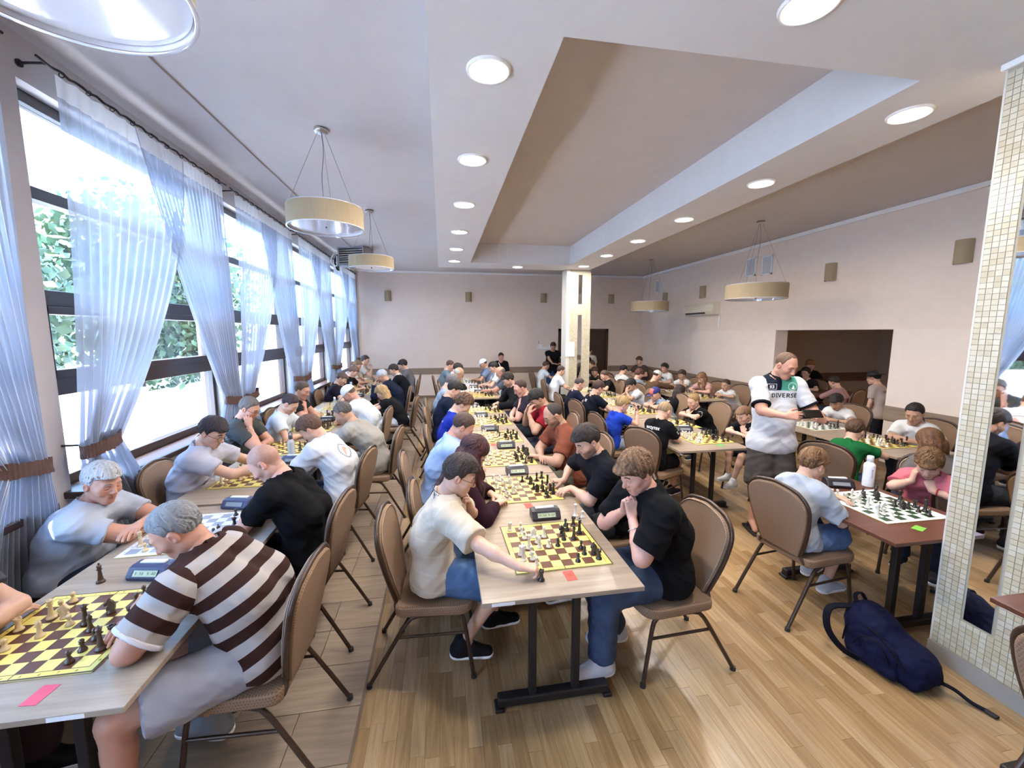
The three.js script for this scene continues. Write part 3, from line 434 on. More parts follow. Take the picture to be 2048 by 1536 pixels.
// ---------- outside ----------
const paving = std([.74, .765, .80], .9, { map: mottle });
struct('ground_outside', mbox(-60, XO, -.3, -.12, -70, 30), paving);
struct('roof_eave', mbox(-3.45, XO, 3.78, 3.95, -13.6, 3), std([.72, .55, .36], .8));
struct('wall_outside_pier', [mbox(-4.1, -3.5, -.12, 1.35, -5.6, -4.9), mbox(-4.15, -3.45, -.12, .12, -5.65, -4.85)], std([.8, .78, .78], .9));
struct('wall_outside_low', mbox(-7.2, -6.9, -.12, .55, -30, -5.2), std([.8, .78, .76], .9));
// ---------- door in the far wall ----------
{
  const d = sgroup('door_1'); struct('door_frame', [boxAB(3.66, 3.74, 0, 2.12, -12.87, -12.82), boxAB(5.25, 5.33, 0, 2.12, -12.87, -12.82), boxAB(3.66, 5.33, 2.04, 2.12, -12.87, -12.82)], darkWood, d);
  const leaf = struct('door_leaf', [boxAB(4.52, 5.25, .01, 2.04, -12.9, -12.855, .004)], darkWood, d); struct('panel', [boxAB(4.6, 4.86, .2, 1.9, -12.855, -12.842, .004)], darkWood, leaf); struct('panel', [boxAB(4.93, 5.18, .2, 1.9, -12.855, -12.842, .004)], darkWood, leaf); struct('door_handle', rod([4.57, 1.02, -12.80], [4.7, 1.02, -12.80], .009), std([.5, .45, .35], .3, { metalness: 1 }), leaf);
  const l2 = struct('door_leaf', [boxAB(3.74, 3.79, .01, 2.04, -13.55, -12.9, .004)], darkWood, d);
  struct('hallway_wall', [mbox(3.4, 3.5, 0, 2.4, -15.5, -13.1), mbox(5.5, 5.6, 0, 2.4, -15.5, -13.1), mbox(3.4, 5.6, 0, 2.4, -15.6, -15.5), mbox(3.4, 5.6, 2.4, 2.5, -15.6, -13.1), mbox(3.4, 5.6, -.12, -.01, -15.6, -12.85)], std([.30, .19, .12], .9));
}
// ---------- mosaic pillars ----------
const mosaicTones = [[.53, .475, .355], [.555, .51, .40], [.50, .44, .315], [.575, .535, .435]], mosaicMats = mosaicTones.map((c) => phys(c, .22, { clearcoat: .4, clearcoatRoughness: .15 })), grout = std([.37, .33, .26], .9), mirrorMat = std([.92, .93, .93], .02, { metalness: 1 }), pearl = std([.60, .575, .52], .5);
function chip() { return box(.0285, .0285, .006, 0, 0, 0); }
{
  const c = sgroup('pillar_1'), X = 2.98, pr = mulberry(5), pitch = .031, list = [], g0 = box(.006, .0285, .0285), rest = [];
  struct('core', [mbox(X + .004, 3.36, .1, 3.41, -1.905, -.5)], grout, c);
  struct('plinth', [mbox(X - .015, 3.37, 0, .1, -1.915, -.5)], std([.30, .28, .26], .8), c);
  struct('corner_trim', [boxAB(X - .002, X + .012, .1, 3.41, -1.915, -1.905)], pearl, c);
  struct('ceiling_trim', [boxAB(X - .02, 3.38, 3.375, 3.41, -1.93, -.5, .006)], trimWhite, c);
  const MZ = [-1.768, -1.642];
  struct('mirror', [boxAB(X - .003, X + .01, .335, 3.02, MZ[0], MZ[1])], mirrorMat, c);
  for (let j = 0; j * pitch < 3.25; j++) for (let i = 0; i < 40; i++) { const y = .118 + j * pitch, z = -1.89 + i * pitch; if (z > -.6 || (y > .33 && y < 3.02 && z > MZ[0] - .014 && z < MZ[1] + .014)) continue; list.push([y, z, pr()]); }
  list.sort((a, b) => Math.hypot(a[0] - 1.1, (a[1] + 1.75) * 2.2) - Math.hypot(b[0] - 1.1, (b[1] + 1.75) * 2.2));
  list.forEach(([y, z, r], i) => { const t = Math.floor(r * 4); if (i < 300) { const m = struct('tile', g0, mosaicMats[t], c); m.position.set(X + .001, y, z); m.rotation.set(0, (pr() - .5) * .03, 0); } else { const g = g0.clone(); g.translate(X + .001, y, z); const n = g.attributes.position.count, q = new Float32Array(n * 3); for (let k = 0; k < n; k++) q.set(mosaicTones[t], k * 3); g.setAttribute('color', new THREE.BufferAttribute(q, 3)); rest.push(g); } });
  const r = struct('mosaic', mergeGeometries(rest), phys(0xffffff, .22, { clearcoat: .4, clearcoatRoughness: .15, vertexColors: true }), c); r.userData.kind = 'stuff';
}
{
  const c = sgroup('pillar_2'), Z = -9.25, pr = mulberry(6), pitch = .031, rest = [], g0 = box(.0285, .0285, .006);
  struct('core', [mbox(2.83, 3.375, .1, 3.41, -9.62, Z - .003)], grout, c); struct('plinth', [mbox(2.815, 3.39, 0, .1, -9.63, Z + .012)], std([.30, .28, .26], .8), c);
  struct('corner_trim', [boxAB(2.818, 2.895, .1, 3.41, -9.625, Z + .004)], pearl, c);
  for (const [y0, y1] of [[.34, 2.40], [2.64, 3.3]]) struct('mirror', [boxAB(3.095, 3.185, y0, y1, Z - .008, Z + .003)], mirrorMat, c);
  for (let j = 0; j * pitch < 3.25; j++) for (let i = 0; i < 16; i++) { const x = 2.912 + i * pitch, y = .118 + j * pitch; if (x > 3.09 - .012 && x < 3.19 + .012 && !(y < .33 || (y > 2.41 && y < 2.63) || y > 3.31)) continue; const g = g0.clone(); g.translate(x, y, Z); const n = g.attributes.position.count, q = new Float32Array(n * 3), t = Math.floor(pr() * 3); for (let k = 0; k < n; k++) q.set(mosaicTones[t], k * 3); g.setAttribute('color', new THREE.BufferAttribute(q, 3)); rest.push(g); }
  const r = struct('mosaic', mergeGeometries(rest), phys(0xffffff, .25, { clearcoat: .4, clearcoatRoughness: .2, vertexColors: true }), c); r.userData.kind = 'stuff';
}
// ---------- ceiling lamps ----------
{
  const ringG = lathe([[.102, 0], [.106, -.012], [.118, -.012], [.122, 0]], 32), discG = new THREE.CircleGeometry(.104, 32).rotateX(Math.PI / 2), ringM = std([.85, .85, .85], .4), glow = new THREE.MeshStandardMaterial({ color: 0xffffff, emissive: new THREE.Color().setRGB(1, .97, .93), emissiveIntensity: 6, roughness: .6 });
  const row = [[-2.42, -3.61, -4.83, -6.1, -7.33, -8.54], [-2.42, -3.7, -4.98, -6.23, -7.47, -8.72]], ord = ['nearest', 'second', 'third', 'fourth', 'fifth', 'farthest'];
  const place = (x, z, label) => {
    const t = thing('ceiling_lamp', label, 'ceiling lamp', [x, 3.41, z], 0, 'round lamps in the dropped ceiling frame');
    mesh('lamp_ring', ringG, ringM, t); mesh('diffuser', discG, glow, t).position.y = -.006;
    const l = new THREE.RectAreaLight(new THREE.Color().setRGB(1, .93, .84), LAMP, .18, .18); l.position.set(x, 3.395, z); l.lookAt(x, 0, z); scene.add(l);
  };
  row[0].forEach((z, i) => place(.28, z, `${ord[i]} round white lamp in the left strip of the ceiling frame`));
  row[1].forEach((z, i) => place(3.03, z, `${ord[i]} round white lamp in the right strip of the ceiling frame`));
  place(1.6, -1.74, 'round white lamp alone in the near strip of the ceiling frame'); place(1.65, -9.06, 'round white lamp alone in the far strip of the ceiling frame');
}
{ const t = thing('ceiling_lamp', 'round lamp on the ceiling of the dim side room, above the opening edge', 'ceiling lamp', [8.6, 2.6, -5.2]); mesh('diffuser', new THREE.CircleGeometry(.12, 24).rotateX(Math.PI / 2).translate(0, -.01, 0), new THREE.MeshStandardMaterial({ color: 0xffffff, emissive: new THREE.Color().setRGB(1, .85, .68), emissiveIntensity: 2 }), t); const l = new THREE.RectAreaLight(new THREE.Color().setRGB(1, .82, .64), 75, .2, .2); l.position.set(8.6, 2.58, -5.2); l.lookAt(8.6, 0, -5.2); scene.add(l); }
// ---------- pendant lamps ----------
const fabricTan = phys([.35, .27, .165], .85, {});
{
  const linerM = phys([.62, .62, .66], .12, { clearcoat: 1, clearcoatRoughness: .04 }), metal = std([.55, .52, .48], .3, { metalness: 1 }), wireM = std([.25, .24, .23], .4, { metalness: .6 });
  const lamp = (x, z, R, yb, h, label, turn = 0) => {
    const t = thing('pendant_lamp', label, 'pendant lamp', [x, yb, z], turn, 'drum pendant lamps'), seg = 180, pos = [];
    const sh = new THREE.CylinderGeometry(R, R, h, seg, 8, true), p = sh.attributes.position; for (let i = 0; i < p.count; i++) { const a = Math.atan2(p.getZ(i), p.getX(i)), y = p.getY(i), k = R + .0035 * N3(Math.cos(a) * 16, Math.sin(a) * 16, y * 7) + .002 * N3(Math.cos(a) * 40, Math.sin(a) * 40, y * 12); p.setX(i, Math.cos(a) * k); p.setZ(i, Math.sin(a) * k); } sh.translate(0, h / 2, 0); sh.computeVertexNormals();
    mesh('shade', sh, fabricTan, t);
    const ln = new THREE.CylinderGeometry(R - .008, R - .008, h - .004, 90, 1, true); ln.translate(0, h / 2, 0); mesh('liner', [ln, lathe([[R - .009, 0], [R + .005, -.003], [R + .005, .006], [R - .004, .008]], 90), lathe([[R - .009, h], [R + .005, h + .002], [R + .004, h - .006]], 90)], linerM, t);
    mesh('diffuser', [new THREE.CylinderGeometry(R - .012, R - .012, .006, 90).translate(0, .022, 0)], linerM, t); mesh('finial', [lathe([[0, .006], [.008, .008], [.01, .014], [.006, .022], [0, .022]], 12)], std([.08, .08, .08], .3), t);
    const top = 3.8 - yb; mesh('canopy', [lathe([[0, top], [.06, top], [.062, top - .02], [.056, top - .032], [0, top - .034]].reverse(), 24)], metal, t);
    for (let i = 0; i < 3; i++) { const a = i * 2.094 + .5; mesh('wire', rod([.03 * Math.cos(a), top - .03, .03 * Math.sin(a)], [(R - .02) * Math.cos(a), h - .01, (R - .02) * Math.sin(a)], .0018, 5), wireM, t); }
    mesh('cable', tube([[0, top - .03, 0], [.012, top * .7 + h * .3, .01], [-.015, top * .35 + h * .65, .0], [0, h * .4, 0]], .0035, 20, 5), wireM, t);
    mesh('frame', [0, 1, 2].map((i) => { const a = i * 2.094 + .5; return rod([0, h - .02, 0], [(R - .01) * Math.cos(a), h - .02, (R - .01) * Math.sin(a)], .003, 5); }), metal, t);
  };
  lamp(-1.02, -1.42, .325, 2.95, .185, 'nearest tan drum pendant lamp, by the curtains at the window'); lamp(-1.02, -4.17, .325, 2.94, .185, 'tan drum pendant lamp over the second table of the window row'); lamp(-1.02, -6.69, .325, 2.95, .17, 'farther tan drum pendant lamp in front of the dark heater');
  lamp(5.18, -6.27, .46, 2.55, .235, 'tan drum pendant lamp in front of the two wall vents at right'); lamp(5.18, -9.88, .455, 2.53, .23, 'tan drum pendant lamp by the far corner of the right wall');
}
// ---------- wall fittings ----------
{
  const shade = (r, h) => { const s = new THREE.Shape(); s.moveTo(-r, 0); s.absarc(0, 0, r, Math.PI, 0, true); s.lineTo(r - .006, 0); s.absarc(0, 0, r - .006, 0, Math.PI, false); s.lineTo(-r, 0); return new THREE.ExtrudeGeometry(s, { depth: h, bevelEnabled: false, curveSegments: 20 }).rotateX(-Math.PI / 2); };
  const sc = (x, y, z, turn, label) => { const t = thing('wall_sconce', label, 'wall lamp', [x, y, z], turn, 'half-round tan wall lamps'); mesh('shade', shade(.095, .29).rotateY(Math.PI), fabricTan, t); mesh('back_plate', boxAB(-.05, .05, .08, .2, 0, .012), trimWhite, t); mesh('bulb', new THREE.SphereGeometry(.025, 12, 8).translate(0, .14, .045), trimWhite, t); };
  const ords = ['leftmost half-round tan lamp on the far wall', 'second half-round tan lamp on the far wall from the windows', 'half-round tan lamp on the far wall left of the pillar', 'half-round tan lamp on the far wall right of the pillar'];
  [-1.53, .83, 3.17, 5.4].forEach((x, i) => sc(x, 2.92, -12.845, 0, ords[i]));
  [[-4.34, 'nearest half-round tan lamp on the right wall beside the mosaic pillar'], [-6.15, 'half-round tan lamp on the right wall above the opening'], [-9.63, 'half-round tan lamp on the right wall above the air conditioner'], [-11.4, 'farthest half-round tan lamp on the right wall behind the drum pendant']].forEach(([z, l]) => sc(6.485, 2.86, z, -Math.PI / 2, l));
  const plastic = std([.72, .66, .52], .45), dark = std([.03, .03, .035], .5), white = std([.8, .8, .8], .45);
  const ac = thing('air_conditioner', 'cream split air conditioner unit high on the right wall', 'air conditioner', [6.485, 2.42, -9.55], -Math.PI / 2);
  mesh('body', [extrude([[0, 0], [.16, .02], [.2, .09], [.19, .24], [.15, .29], [0, .29]], 1.2, .006).rotateY(-Math.PI / 2).translate(.6, 0, 0)], plastic, ac); for (let i = 0; i < 4; i++) mesh('slat', boxAB(-.52, .3, .12 + i * .035, .127 + i * .035, .19, .206), std([.5, .46, .37], .5), ac); mesh('outlet', boxAB(-.5, .3, .03, .07, .165, .2), dark, ac); mesh('badge', boxAB(-.56, -.5, .08, .12, .19, .204), dark, ac);
  tag(mesh('pipe_cover', boxAB(6.455, 6.488, 2.12, 2.42, -8.96, -8.92, .004), trimWhite), 'thin white pipe cover below the air conditioner', 'pipe cover');
  [[3.34, -7.59, 'white wall vent, the right one of two behind the pendant lamp'], [3.37, -8.04, 'white wall vent half hidden behind the pendant lamp cable'], [3.38, -11.9, 'small white wall vent near the far right corner']].forEach(([y, z, l]) => { const v = thing('wall_vent', l, 'vent', [6.488, y, z], -Math.PI / 2, 'wall vents'); mesh('frame', [boxAB(-.14, .14, -.19, -.16, 0, .015), boxAB(-.14, .14, .16, .19, 0, .015), boxAB(-.14, -.11, -.19, .19, 0, .015), boxAB(.11, .14, -.19, .19, 0, .015)], white, v); for (let i = 0; i < 12; i++) mesh('slat', box(.22, .016, .004, 0, -.148 + i * .027, .006).rotateX(0), std([.45, .5, .56], .6), v); });
  const tr = thing('cable_trunking', 'white cable trunking with a router on the far wall', 'cable trunking', [3.3, 1.5, -12.845]); mesh('trunking', boxAB(-.32, .3, -.03, .05, 0, .05, .006), white, tr); mesh('router', boxAB(-.3, -.16, .05, .14, 0, .06, .006), white, tr); mesh('antenna', rod([-.28, .13, .04], [-.29, .24, .04], .006), dark, tr); mesh('socket', boxAB(.02, .14, -.02, .1, .045, .06, .004), white, tr);
  const pp = thing('paper_notice', 'white paper sheet taped to the corner of the far mosaic pillar', 'paper', [2.915, 1.45, -9.232]); mesh('sheet', boxAB(-.105, .105, 0, .33, 0, .003), std([.82, .82, .86], .7), pp); mesh('tape', boxAB(-.02, .02, .32, .345, .003, .005), phys([.8, .8, .75], .4, {}), pp); pp.rotation.y = -.12;
  // heater with slats, and its bracket with cables
  const h = thing('ceiling_heater', 'black slatted fan heater hung near the ceiling by the windows', 'heater', [-1.78, 3.4, -9.6], -.35);
  mesh('housing', [boxAB(-.3, .3, 0, .03, -.2, .2), boxAB(-.3, .3, .36, .39, -.2, .2), boxAB(-.3, -.27, 0, .39, -.2, .2), boxAB(.27, .3, 0, .39, -.2, .2), boxAB(-.3, .3, 0, .39, -.2, -.18)], std([.34, .35, .37], .5), h); mesh('core', boxAB(-.27, .27, .03, .36, -.15, -.1), dark, h);
  for (let i = 0; i < 7; i++) { const s = mesh('slat', box(.54, .012, .05, 0, 0, 0).rotateX(.5), std([.42, .40, .36], .45), h); s.position.set(0, .06 + i * .045, .17); }
  mesh('bracket', [tube([[-.28, .3, -.1], [-.4, .33, -.05], [-.5, .15, 0], [-.42, -.05, .05]], .02, 16, 6), rod([-.5, .32, -.12], [-.5, -.05, -.12], .02)], std([.05, .05, .06], .5), h); mesh('cable', [tube([[-.3, .2, .1], [-.42, .3, .1], [-.52, .12, .12], [-.4, .02, .1], [-.36, .22, .14]], .012, 24, 6)], white, h);
  for (const [x, z] of [[1.15, -8.3], [1.3, -8.2]]) tag(mesh('hanging_wire', rod([x, 3.42, z], [x, 3.8, z], .004, 5), white), `${x < 1.2 ? 'left' : 'right'} one of two thin white wires hanging in the raised ceiling field`, 'wire');
}
// ---------- curtains ----------
const sheer = phys([.54, .57, .65], .60, { transmission: .78, thickness: 0, side: THREE.DoubleSide }), tape = phys([.82, .82, .84], .8, { transmission: .4, thickness: 0, side: THREE.DoubleSide }), ruffleMat = phys([.085, .04, .032], .6, { sheen: .4, side: THREE.DoubleSide }), ironMat = std([.03, .028, .028], .45, { metalness: .5 });
{
  const RY = 3.63, RX = -2.345, TY = 1.24;
  const panel = (zt0, zt1, ztie, side, label, seed, tieW = .29) => {   // hangs from zt0..zt1 and is gathered at ztie; side: +1 tied at the near jamb, -1 at the far jamb
    const nu = 150, nv = 44, P = [], uv = [], I = [], np = Math.round(Math.abs(zt1 - zt0) / (side > 0 ? .105 : .068)), top = [];
    for (let j = 0; j <= nv; j++) {
      const v = j / nv, y = v < .82 ? RY - .02 - (RY - .02 - TY) * (v / .82) : TY - (TY - .12) * ((v - .82) / .18), g = v < .82 ? Math.pow(v / .82, side > 0 ? 1.9 : 1.12) : 1 - .32 * Math.sin((v - .82) / .18 * 1.57);
      for (let i = 0; i <= nu; i++) {
        const u = i / nu, zt = zt0 + (zt1 - zt0) * u, zb = ztie + (u - .5) * tieW * (zt1 < zt0 ? -1 : 1) * (v > .82 ? 1 + (v - .82) * 5 : 1);
        const bow = 0;
        const z = zt + (zb - zt) * g + bow, ph = u * np * 6.283 + seed + .8 * N3(u * 9, v * 2, seed), amp = .006 + .009 * Math.min(1, v * 3) + .012 * g;
        const x = RX + amp * Math.sin(ph) + .01 * N3(u * 11, v * 2, seed + 4) + .035 * g * Math.sin(u * 9 + seed) - .015;
        P.push(x, y + .006 * Math.sin(ph * .5) * (v < .02 ? 1 : 0), z); uv.push(u * 4, v * 5);
      }
    }
    for (let j = 0; j < nv; j++) for (let i = 0; i < nu; i++) { const a = j * (nu + 1) + i, b = a + nu + 1; I.push(a, b, a + 1, b, b + 1, a + 1); }
    const mk = (rows0, rows1) => { const g = new THREE.BufferGeometry(); g.setAttribute('position', new THREE.BufferAttribute(new Float32Array(P), 3)); g.setAttribute('uv', new THREE.BufferAttribute(new Float32Array(uv), 2)); g.setIndex(I.slice(rows0 * nu * 6, rows1 * nu * 6)); g.computeVertexNormals(); return g; };
    const t = thing('curtain', label, 'curtain', [0, 0, 0], 0, 'sheer white curtains along the windows');
    mesh('drape', mk(2, nv), sheer, t); mesh('heading_tape', mk(0, 2), tape, t);
    const edge = []; for (let j = 0; j <= nv; j += 4) { const k = (j * (nu + 1) + (side > 0 ? nu : 0)) * 3; edge.push([P[k], P[k + 1], P[k + 2]]); } mesh('hem', tube(edge, .0035, 60, 4), phys([.45, .47, .55], .8, {}), t);
    const rp = [], ri = [], ra = 120, rv = 8; for (let i = 0; i <= ra; i++) for (let j = 0; j <= rv; j++) { const an = i / ra * 6.2832, e = j / rv * 2 - 1, k = 1 + .05 * Math.sin(an * 37 + seed) * (.4 + Math.abs(e)) + .10 * N3(Math.cos(an) * 4, Math.sin(an) * 4 + e, seed); rp.push(RX + .01 + Math.cos(an) * .062 * k, TY + e * .043 * (1 + .25 * N3(Math.cos(an) * 7, Math.sin(an) * 7, seed + e)) - side * .16 * Math.sin(an) * tieW * .5, ztie + Math.sin(an) * (tieW * .5 + .015) * (1 + (k - 1) * .3)); } for (let i = 0; i < ra; i++) for (let j = 0; j < rv; j++) { const q = i * (rv + 1) + j, w = q + rv + 1; ri.push(q, q + 1, w, q + 1, w + 1, w); }
    const rf = new THREE.BufferGeometry(); rf.setAttribute('position', new THREE.BufferAttribute(new Float32Array(rp), 3)); rf.setAttribute('uv', new THREE.BufferAttribute(new Float32Array(rp.length / 3 * 2), 2)); rf.setIndex(ri); rf.computeVertexNormals();
    tag(mesh('tieback', rf, ruffleMat), label.replace(/sheer white curtain tied to/, 'dark brown ruffled tieback at'), 'tieback', 'ruffled brown tiebacks');
    tag(mesh('tieback_hook', rod([XI, TY + .02, ztie + side * .12], [RX + .03, TY + .01, ztie + side * .08], .007), ironMat), label.replace('sheer white curtain tied to', 'small iron tieback hook at'), 'hook', 'tieback hooks');
  };
  const nm = ['', 'window partly beyond the left edge', 'nearest full window', 'second full window', 'third full window', 'farthest window by the heater'];
  WIN.forEach(([a, b], i) => {
    if (i === 0) return; const w = a - b, n = nm[i];
    panel(a - .12, a - .12 - w * .62, a - .09, 1, `sheer white curtain tied to the near side of the ${n}`, i * 3.1);
    panel(a - w * .385, b - .04, b + .16, -1, `sheer white curtain tied to the far side of the ${n}`, i * 5.7 + 1);
    const r = thing('curtain_rod', `thin dark twisted curtain rod over the ${n}`, 'curtain rod', [0, 0, 0], 0, 'curtain rods'), pts = []; for (let k = 0; k <= 40; k++) pts.push([RX + .006 * Math.sin(k * 2.4), RY + .006 * Math.cos(k * 2.4), a + .02 - (w + .1) * k / 40]);
    mesh('rod', tube(pts, .009, 90, 6), ironMat, r); for (const z of [a - .03, b + .02]) mesh('bracket', [rod([XI, RY - .02, z], [RX, RY - .01, z], .009), cyl(.022, .022, .012, 0, 0, 0, 12).rotateZ(Math.PI / 2).translate(XI + .006, RY - .02, z)], ironMat, r);
    for (let k = 0; k < 10; k++) mesh('ring', new THREE.TorusGeometry(.016, .003, 5, 12).translate(RX, RY - .008, a - .15 - (w - .25) * k / 9), ironMat, r);
  });
}
// ---------- trees and hedge outside ----------
{
  const leafG = new THREE.BufferGeometry(), lv = [0, 0, 0, .35, .5, .06, 0, 1, 0, -.35, .5, .06, 0, .5, -.03]; leafG.setAttribute('position', new THREE.BufferAttribute(new Float32Array(lv), 3)); leafG.setIndex([0, 1, 4, 1, 2, 4, 2, 3, 4, 3, 0, 4]); leafG.computeVertexNormals(); leafG.setAttribute('uv', new THREE.BufferAttribute(new Float32Array(10), 2));
  const leafM = phys([.03, .07, .012], .6, { transmission: .35, thickness: 0, side: THREE.DoubleSide }), bark = std([.16, .11, .08], .9), tr = mulberry(21), m4 = new THREE.Matrix4(), q = new THREE.Quaternion(), e = new THREE.Euler();
  const tree = (x, z, h, r, y0, n, label, size, tint) => {
    const t = thing('tree', label, 'tree', [x, -.12, z]); const f = new THREE.InstancedMesh(leafG, leafM, n); f.name = 'foliage'; f.userData.kind = 'stuff'; f.castShadow = f.receiveShadow = true; t.add(f);
    mesh('trunk', [tube([[0, 0, 0], [.08, h * .3, .05], [-.05, h * .6, 0], [.03, h * .85, 0]], .09, 14, 8), ...[0, 1, 2, 3, 4].map((k) => tube([[0, h * (.25 + k * .1), 0], [Math.cos(k * 2.4) * r * .4, h * (.45 + k * .1), Math.sin(k * 2.4) * r * .4], [Math.cos(k * 2.4) * r * .8, h * (.55 + k * .09), Math.sin(k * 2.4) * r * .8]], .03, 8, 5))], bark, t);
    const clumps = []; for (let k = 0; k < 34; k++) { const a = tr() * 6.283, u = tr() * 2 - 1, w = Math.cbrt(.15 + .85 * tr()); clumps.push([Math.cos(a) * Math.sqrt(1 - u * u) * r * w, y0 + (h - y0) * (.5 + .5 * u * w), Math.sin(a) * Math.sqrt(1 - u * u) * r * w]); }
    const c = new THREE.Color();
    for (let i = 0; i < n; i++) { const k = clumps[Math.floor(tr() * clumps.length)], g = () => (tr() + tr() + tr() - 1.5) * .5 * r * .8; e.set(tr() * 3, tr() * 6.3, tr() * 3); q.setFromEuler(e); const s = size * (.6 + .8 * tr()); m4.compose(new THREE.Vector3(k[0] + g(), k[1] + g(), k[2] + g()), q, new THREE.Vector3(s, s, s)); f.setMatrixAt(i, m4); c.setRGB(tint * (.8 + .5 * tr()), tint * (.85 + .35 * tr()), .7 + .5 * tr()); f.setColorAt(i, c); }
  };
  tree(-7.6, -4.6, 4.4, 1.7, .5, 15000, 'leafy tree close outside the nearest full window', .19, 1.0);
  tree(-9.0, -8.6, 4.6, 1.9, .5, 13000, 'second leafy tree outside, behind the crossing curtains', .2, .95);
  tree(-8.4, -13.2, 5.2, 2.0, .8, 11000, 'third leafy tree seen between the curtains of the second window', .2, .9);
  tree(-10.5, -19, 6, 2.6, 1, 9000, 'farthest leafy tree outside past the windows', .26, .9);
  tree(-10.5, -2.0, 4.8, 2.2, .5, 9000, 'leafy tree outside, partly beyond the left edge', .2, .95);
}
// ---------- furniture ----------
const fabTex = ctex(256, 256, (c, w, h) => { c.fillStyle = '#836852'; c.fillRect(0, 0, w, h); for (let y = 0; y < 16; y++) for (let x = 0; x < 16; x++) { const o = y % 2 ? 8 : 0; c.fillStyle = '#5d4433'; c.beginPath(); c.ellipse(x * 16 + o, y * 16 + 8, 3.6, 3, 0, 0, 7); c.fill(); c.fillStyle = 'rgba(190,165,138,.35)'; c.fillRect(x * 16 + o + 4, y * 16 + 2, 5, 3); } });
fabTex.repeat.set(5, 5);
const chairFab = phys(0xffffff, .82, { map: fabTex, sheen: .3 }), chairFrame = std([.055, .032, .022], .34, { metalness: .35 }), rubberFoot = std([.02, .018, .018], .7);
function chairProto() {
  const t = thing('banquet_chair', 'x', 'chair', [0, -50, 0]);
  const seat = extrude((() => { const s = new THREE.Shape(); s.moveTo(-.175, -.19); s.lineTo(.175, -.19); s.quadraticCurveTo(.21, -.19, .212, -.15); s.lineTo(.225, .14); s.quadraticCurveTo(.225, .21, .16, .225); s.quadraticCurveTo(0, .25, -.16, .225); s.quadraticCurveTo(-.225, .21, -.225, .14); s.lineTo(-.212, -.15); s.quadraticCurveTo(-.21, -.19, -.175, -.19); return s; })(), .028, .016, 3, 8).rotateX(-Math.PI / 2); seat.scale(1, 1, -1);
  { const ix = seat.index; if (ix) { const a = ix.array; for (let i = 0; i < a.length; i += 3) { const q = a[i]; a[i] = a[i + 2]; a[i + 2] = q; } } else { for (const k of ['position', 'normal', 'uv']) { const at = seat.attributes[k], n = at.itemSize, a = at.array; for (let i = 0; i < at.count; i += 3) for (let c = 0; c < n; c++) { const q = a[i * n + c]; a[i * n + c] = a[(i + 2) * n + c]; a[(i + 2) * n + c] = q; } } } seat.computeVertexNormals(); }
  seat.translate(0, .425, 0); mesh('seat', seat, chairFab, t);
  // rounded back, leaning back by ten degrees
  const half = (y) => { const u = y / .48; return u < .72 ? .135 + .085 * Math.sin(u / .72 * 1.45) : .2194 * Math.sqrt(Math.max(0, 1 - ((u - .72) / .28) ** 2.3)); }, outline = (d, n = 26) => { const a = []; for (let i = 0; i <= n; i++) { const y = .48 * i / n; a.push([half(y) + d * (i === n ? 0 : 1), y + (i > n * .72 ? d * (i / n - .72) / .28 : 0)]); } return a; };
  const R = outline(0), sh = new THREE.Shape([...R.map((p) => new THREE.Vector2(p[0], p[1])), ...R.slice(0, -1).reverse().map((p) => new THREE.Vector2(-p[0], p[1]))]), lean = (g) => g.rotateX(-.19).translate(0, .475, -.205);
  const back = lean(extrude(sh, .02, .012, 3).translate(0, 0, -.01)); mesh('backrest', back, chairFab, t);
  mesh('welt', lean(tube([...R.map((p) => [p[0] + .004, p[1], .024]), ...R.slice(0, -1).reverse().map((p) => [-p[0] - .004, p[1], .024])], .004, 44, 4)), std([.3, .22, .16], .8), t.children[1]);
  const O = outline(.02), lp = (x, y, z = 0) => { const c = Math.cos(-.19), s = Math.sin(-.19); return [x, y * c - z * s + .475, y * s + z * c - .205]; };
  const loop = [[.195, .418, .18], [.2, .414, 0], [.195, .412, -.14], [.178, .43, -.2], ...O.map((p) => lp(p[0], p[1])), ...O.slice(0, -1).reverse().map((p) => lp(-p[0], p[1])), [-.178, .43, -.2], [-.195, .412, -.14], [-.2, .414, 0], [-.195, .418, .18]];
  mesh('back_frame', tube(loop, .0125, 92, 6), chairFrame, t);
  for (const s of [1, -1]) for (const d of [1, -1]) { const l = mesh('leg', tube(d > 0 ? [[s * .2, .402, .02], [s * .203, .404, .12], [s * .207, .385, .172], [s * .213, .2, .205], [s * .218, .012, .232]] : [[s * .2, .402, .02], [s * .203, .404, -.07], [s * .207, .375, -.135], [s * .215, .2, -.245], [s * .222, .012, -.355]], .0125, 13, 6), chairFrame, t); mesh('rubber_foot', cyl(.0155, .0165, .022, d > 0 ? s * .218 : s * .2225, .011, d > 0 ? .2325 : -.3565, 10), rubberFoot, l); }
  for (const s of [1, -1]) mesh('stretcher', rod([s * .211, .285, .19], [s * .211, .285, -.19], .009, 6), chairFrame, t);
  mesh('crossbar', [rod([-.2, .405, .15], [.2, .405, .15], .009, 6), rod([-.2, .4, -.12], [.2, .4, -.12], .009, 6)], chairFrame, t);
  return t;
}
const CH0 = chairProto(); let chairUsed = 0;
function chair(x, z, f, label, group = 'brown padded banquet chairs') {
  const c = chairUsed++ ? CH0.clone() : CH0; if (c !== CH0) { c.name = numbered('banquet_chair'); scene.add(c); }
  c.position.set(x, 0, z); c.rotation.y = f; c.userData = { label, category: 'chair', group }; return c;
}
const oakTop = woodTex([.415, .325, .25], .33, .9, .55), mahogany = woodTex([.14, .05, .03], .3, 1, .6), blackSteel = std([.022, .02, .022], .42, { metalness: .4 }), edgeMat = std([.42, .33, .25], .5);
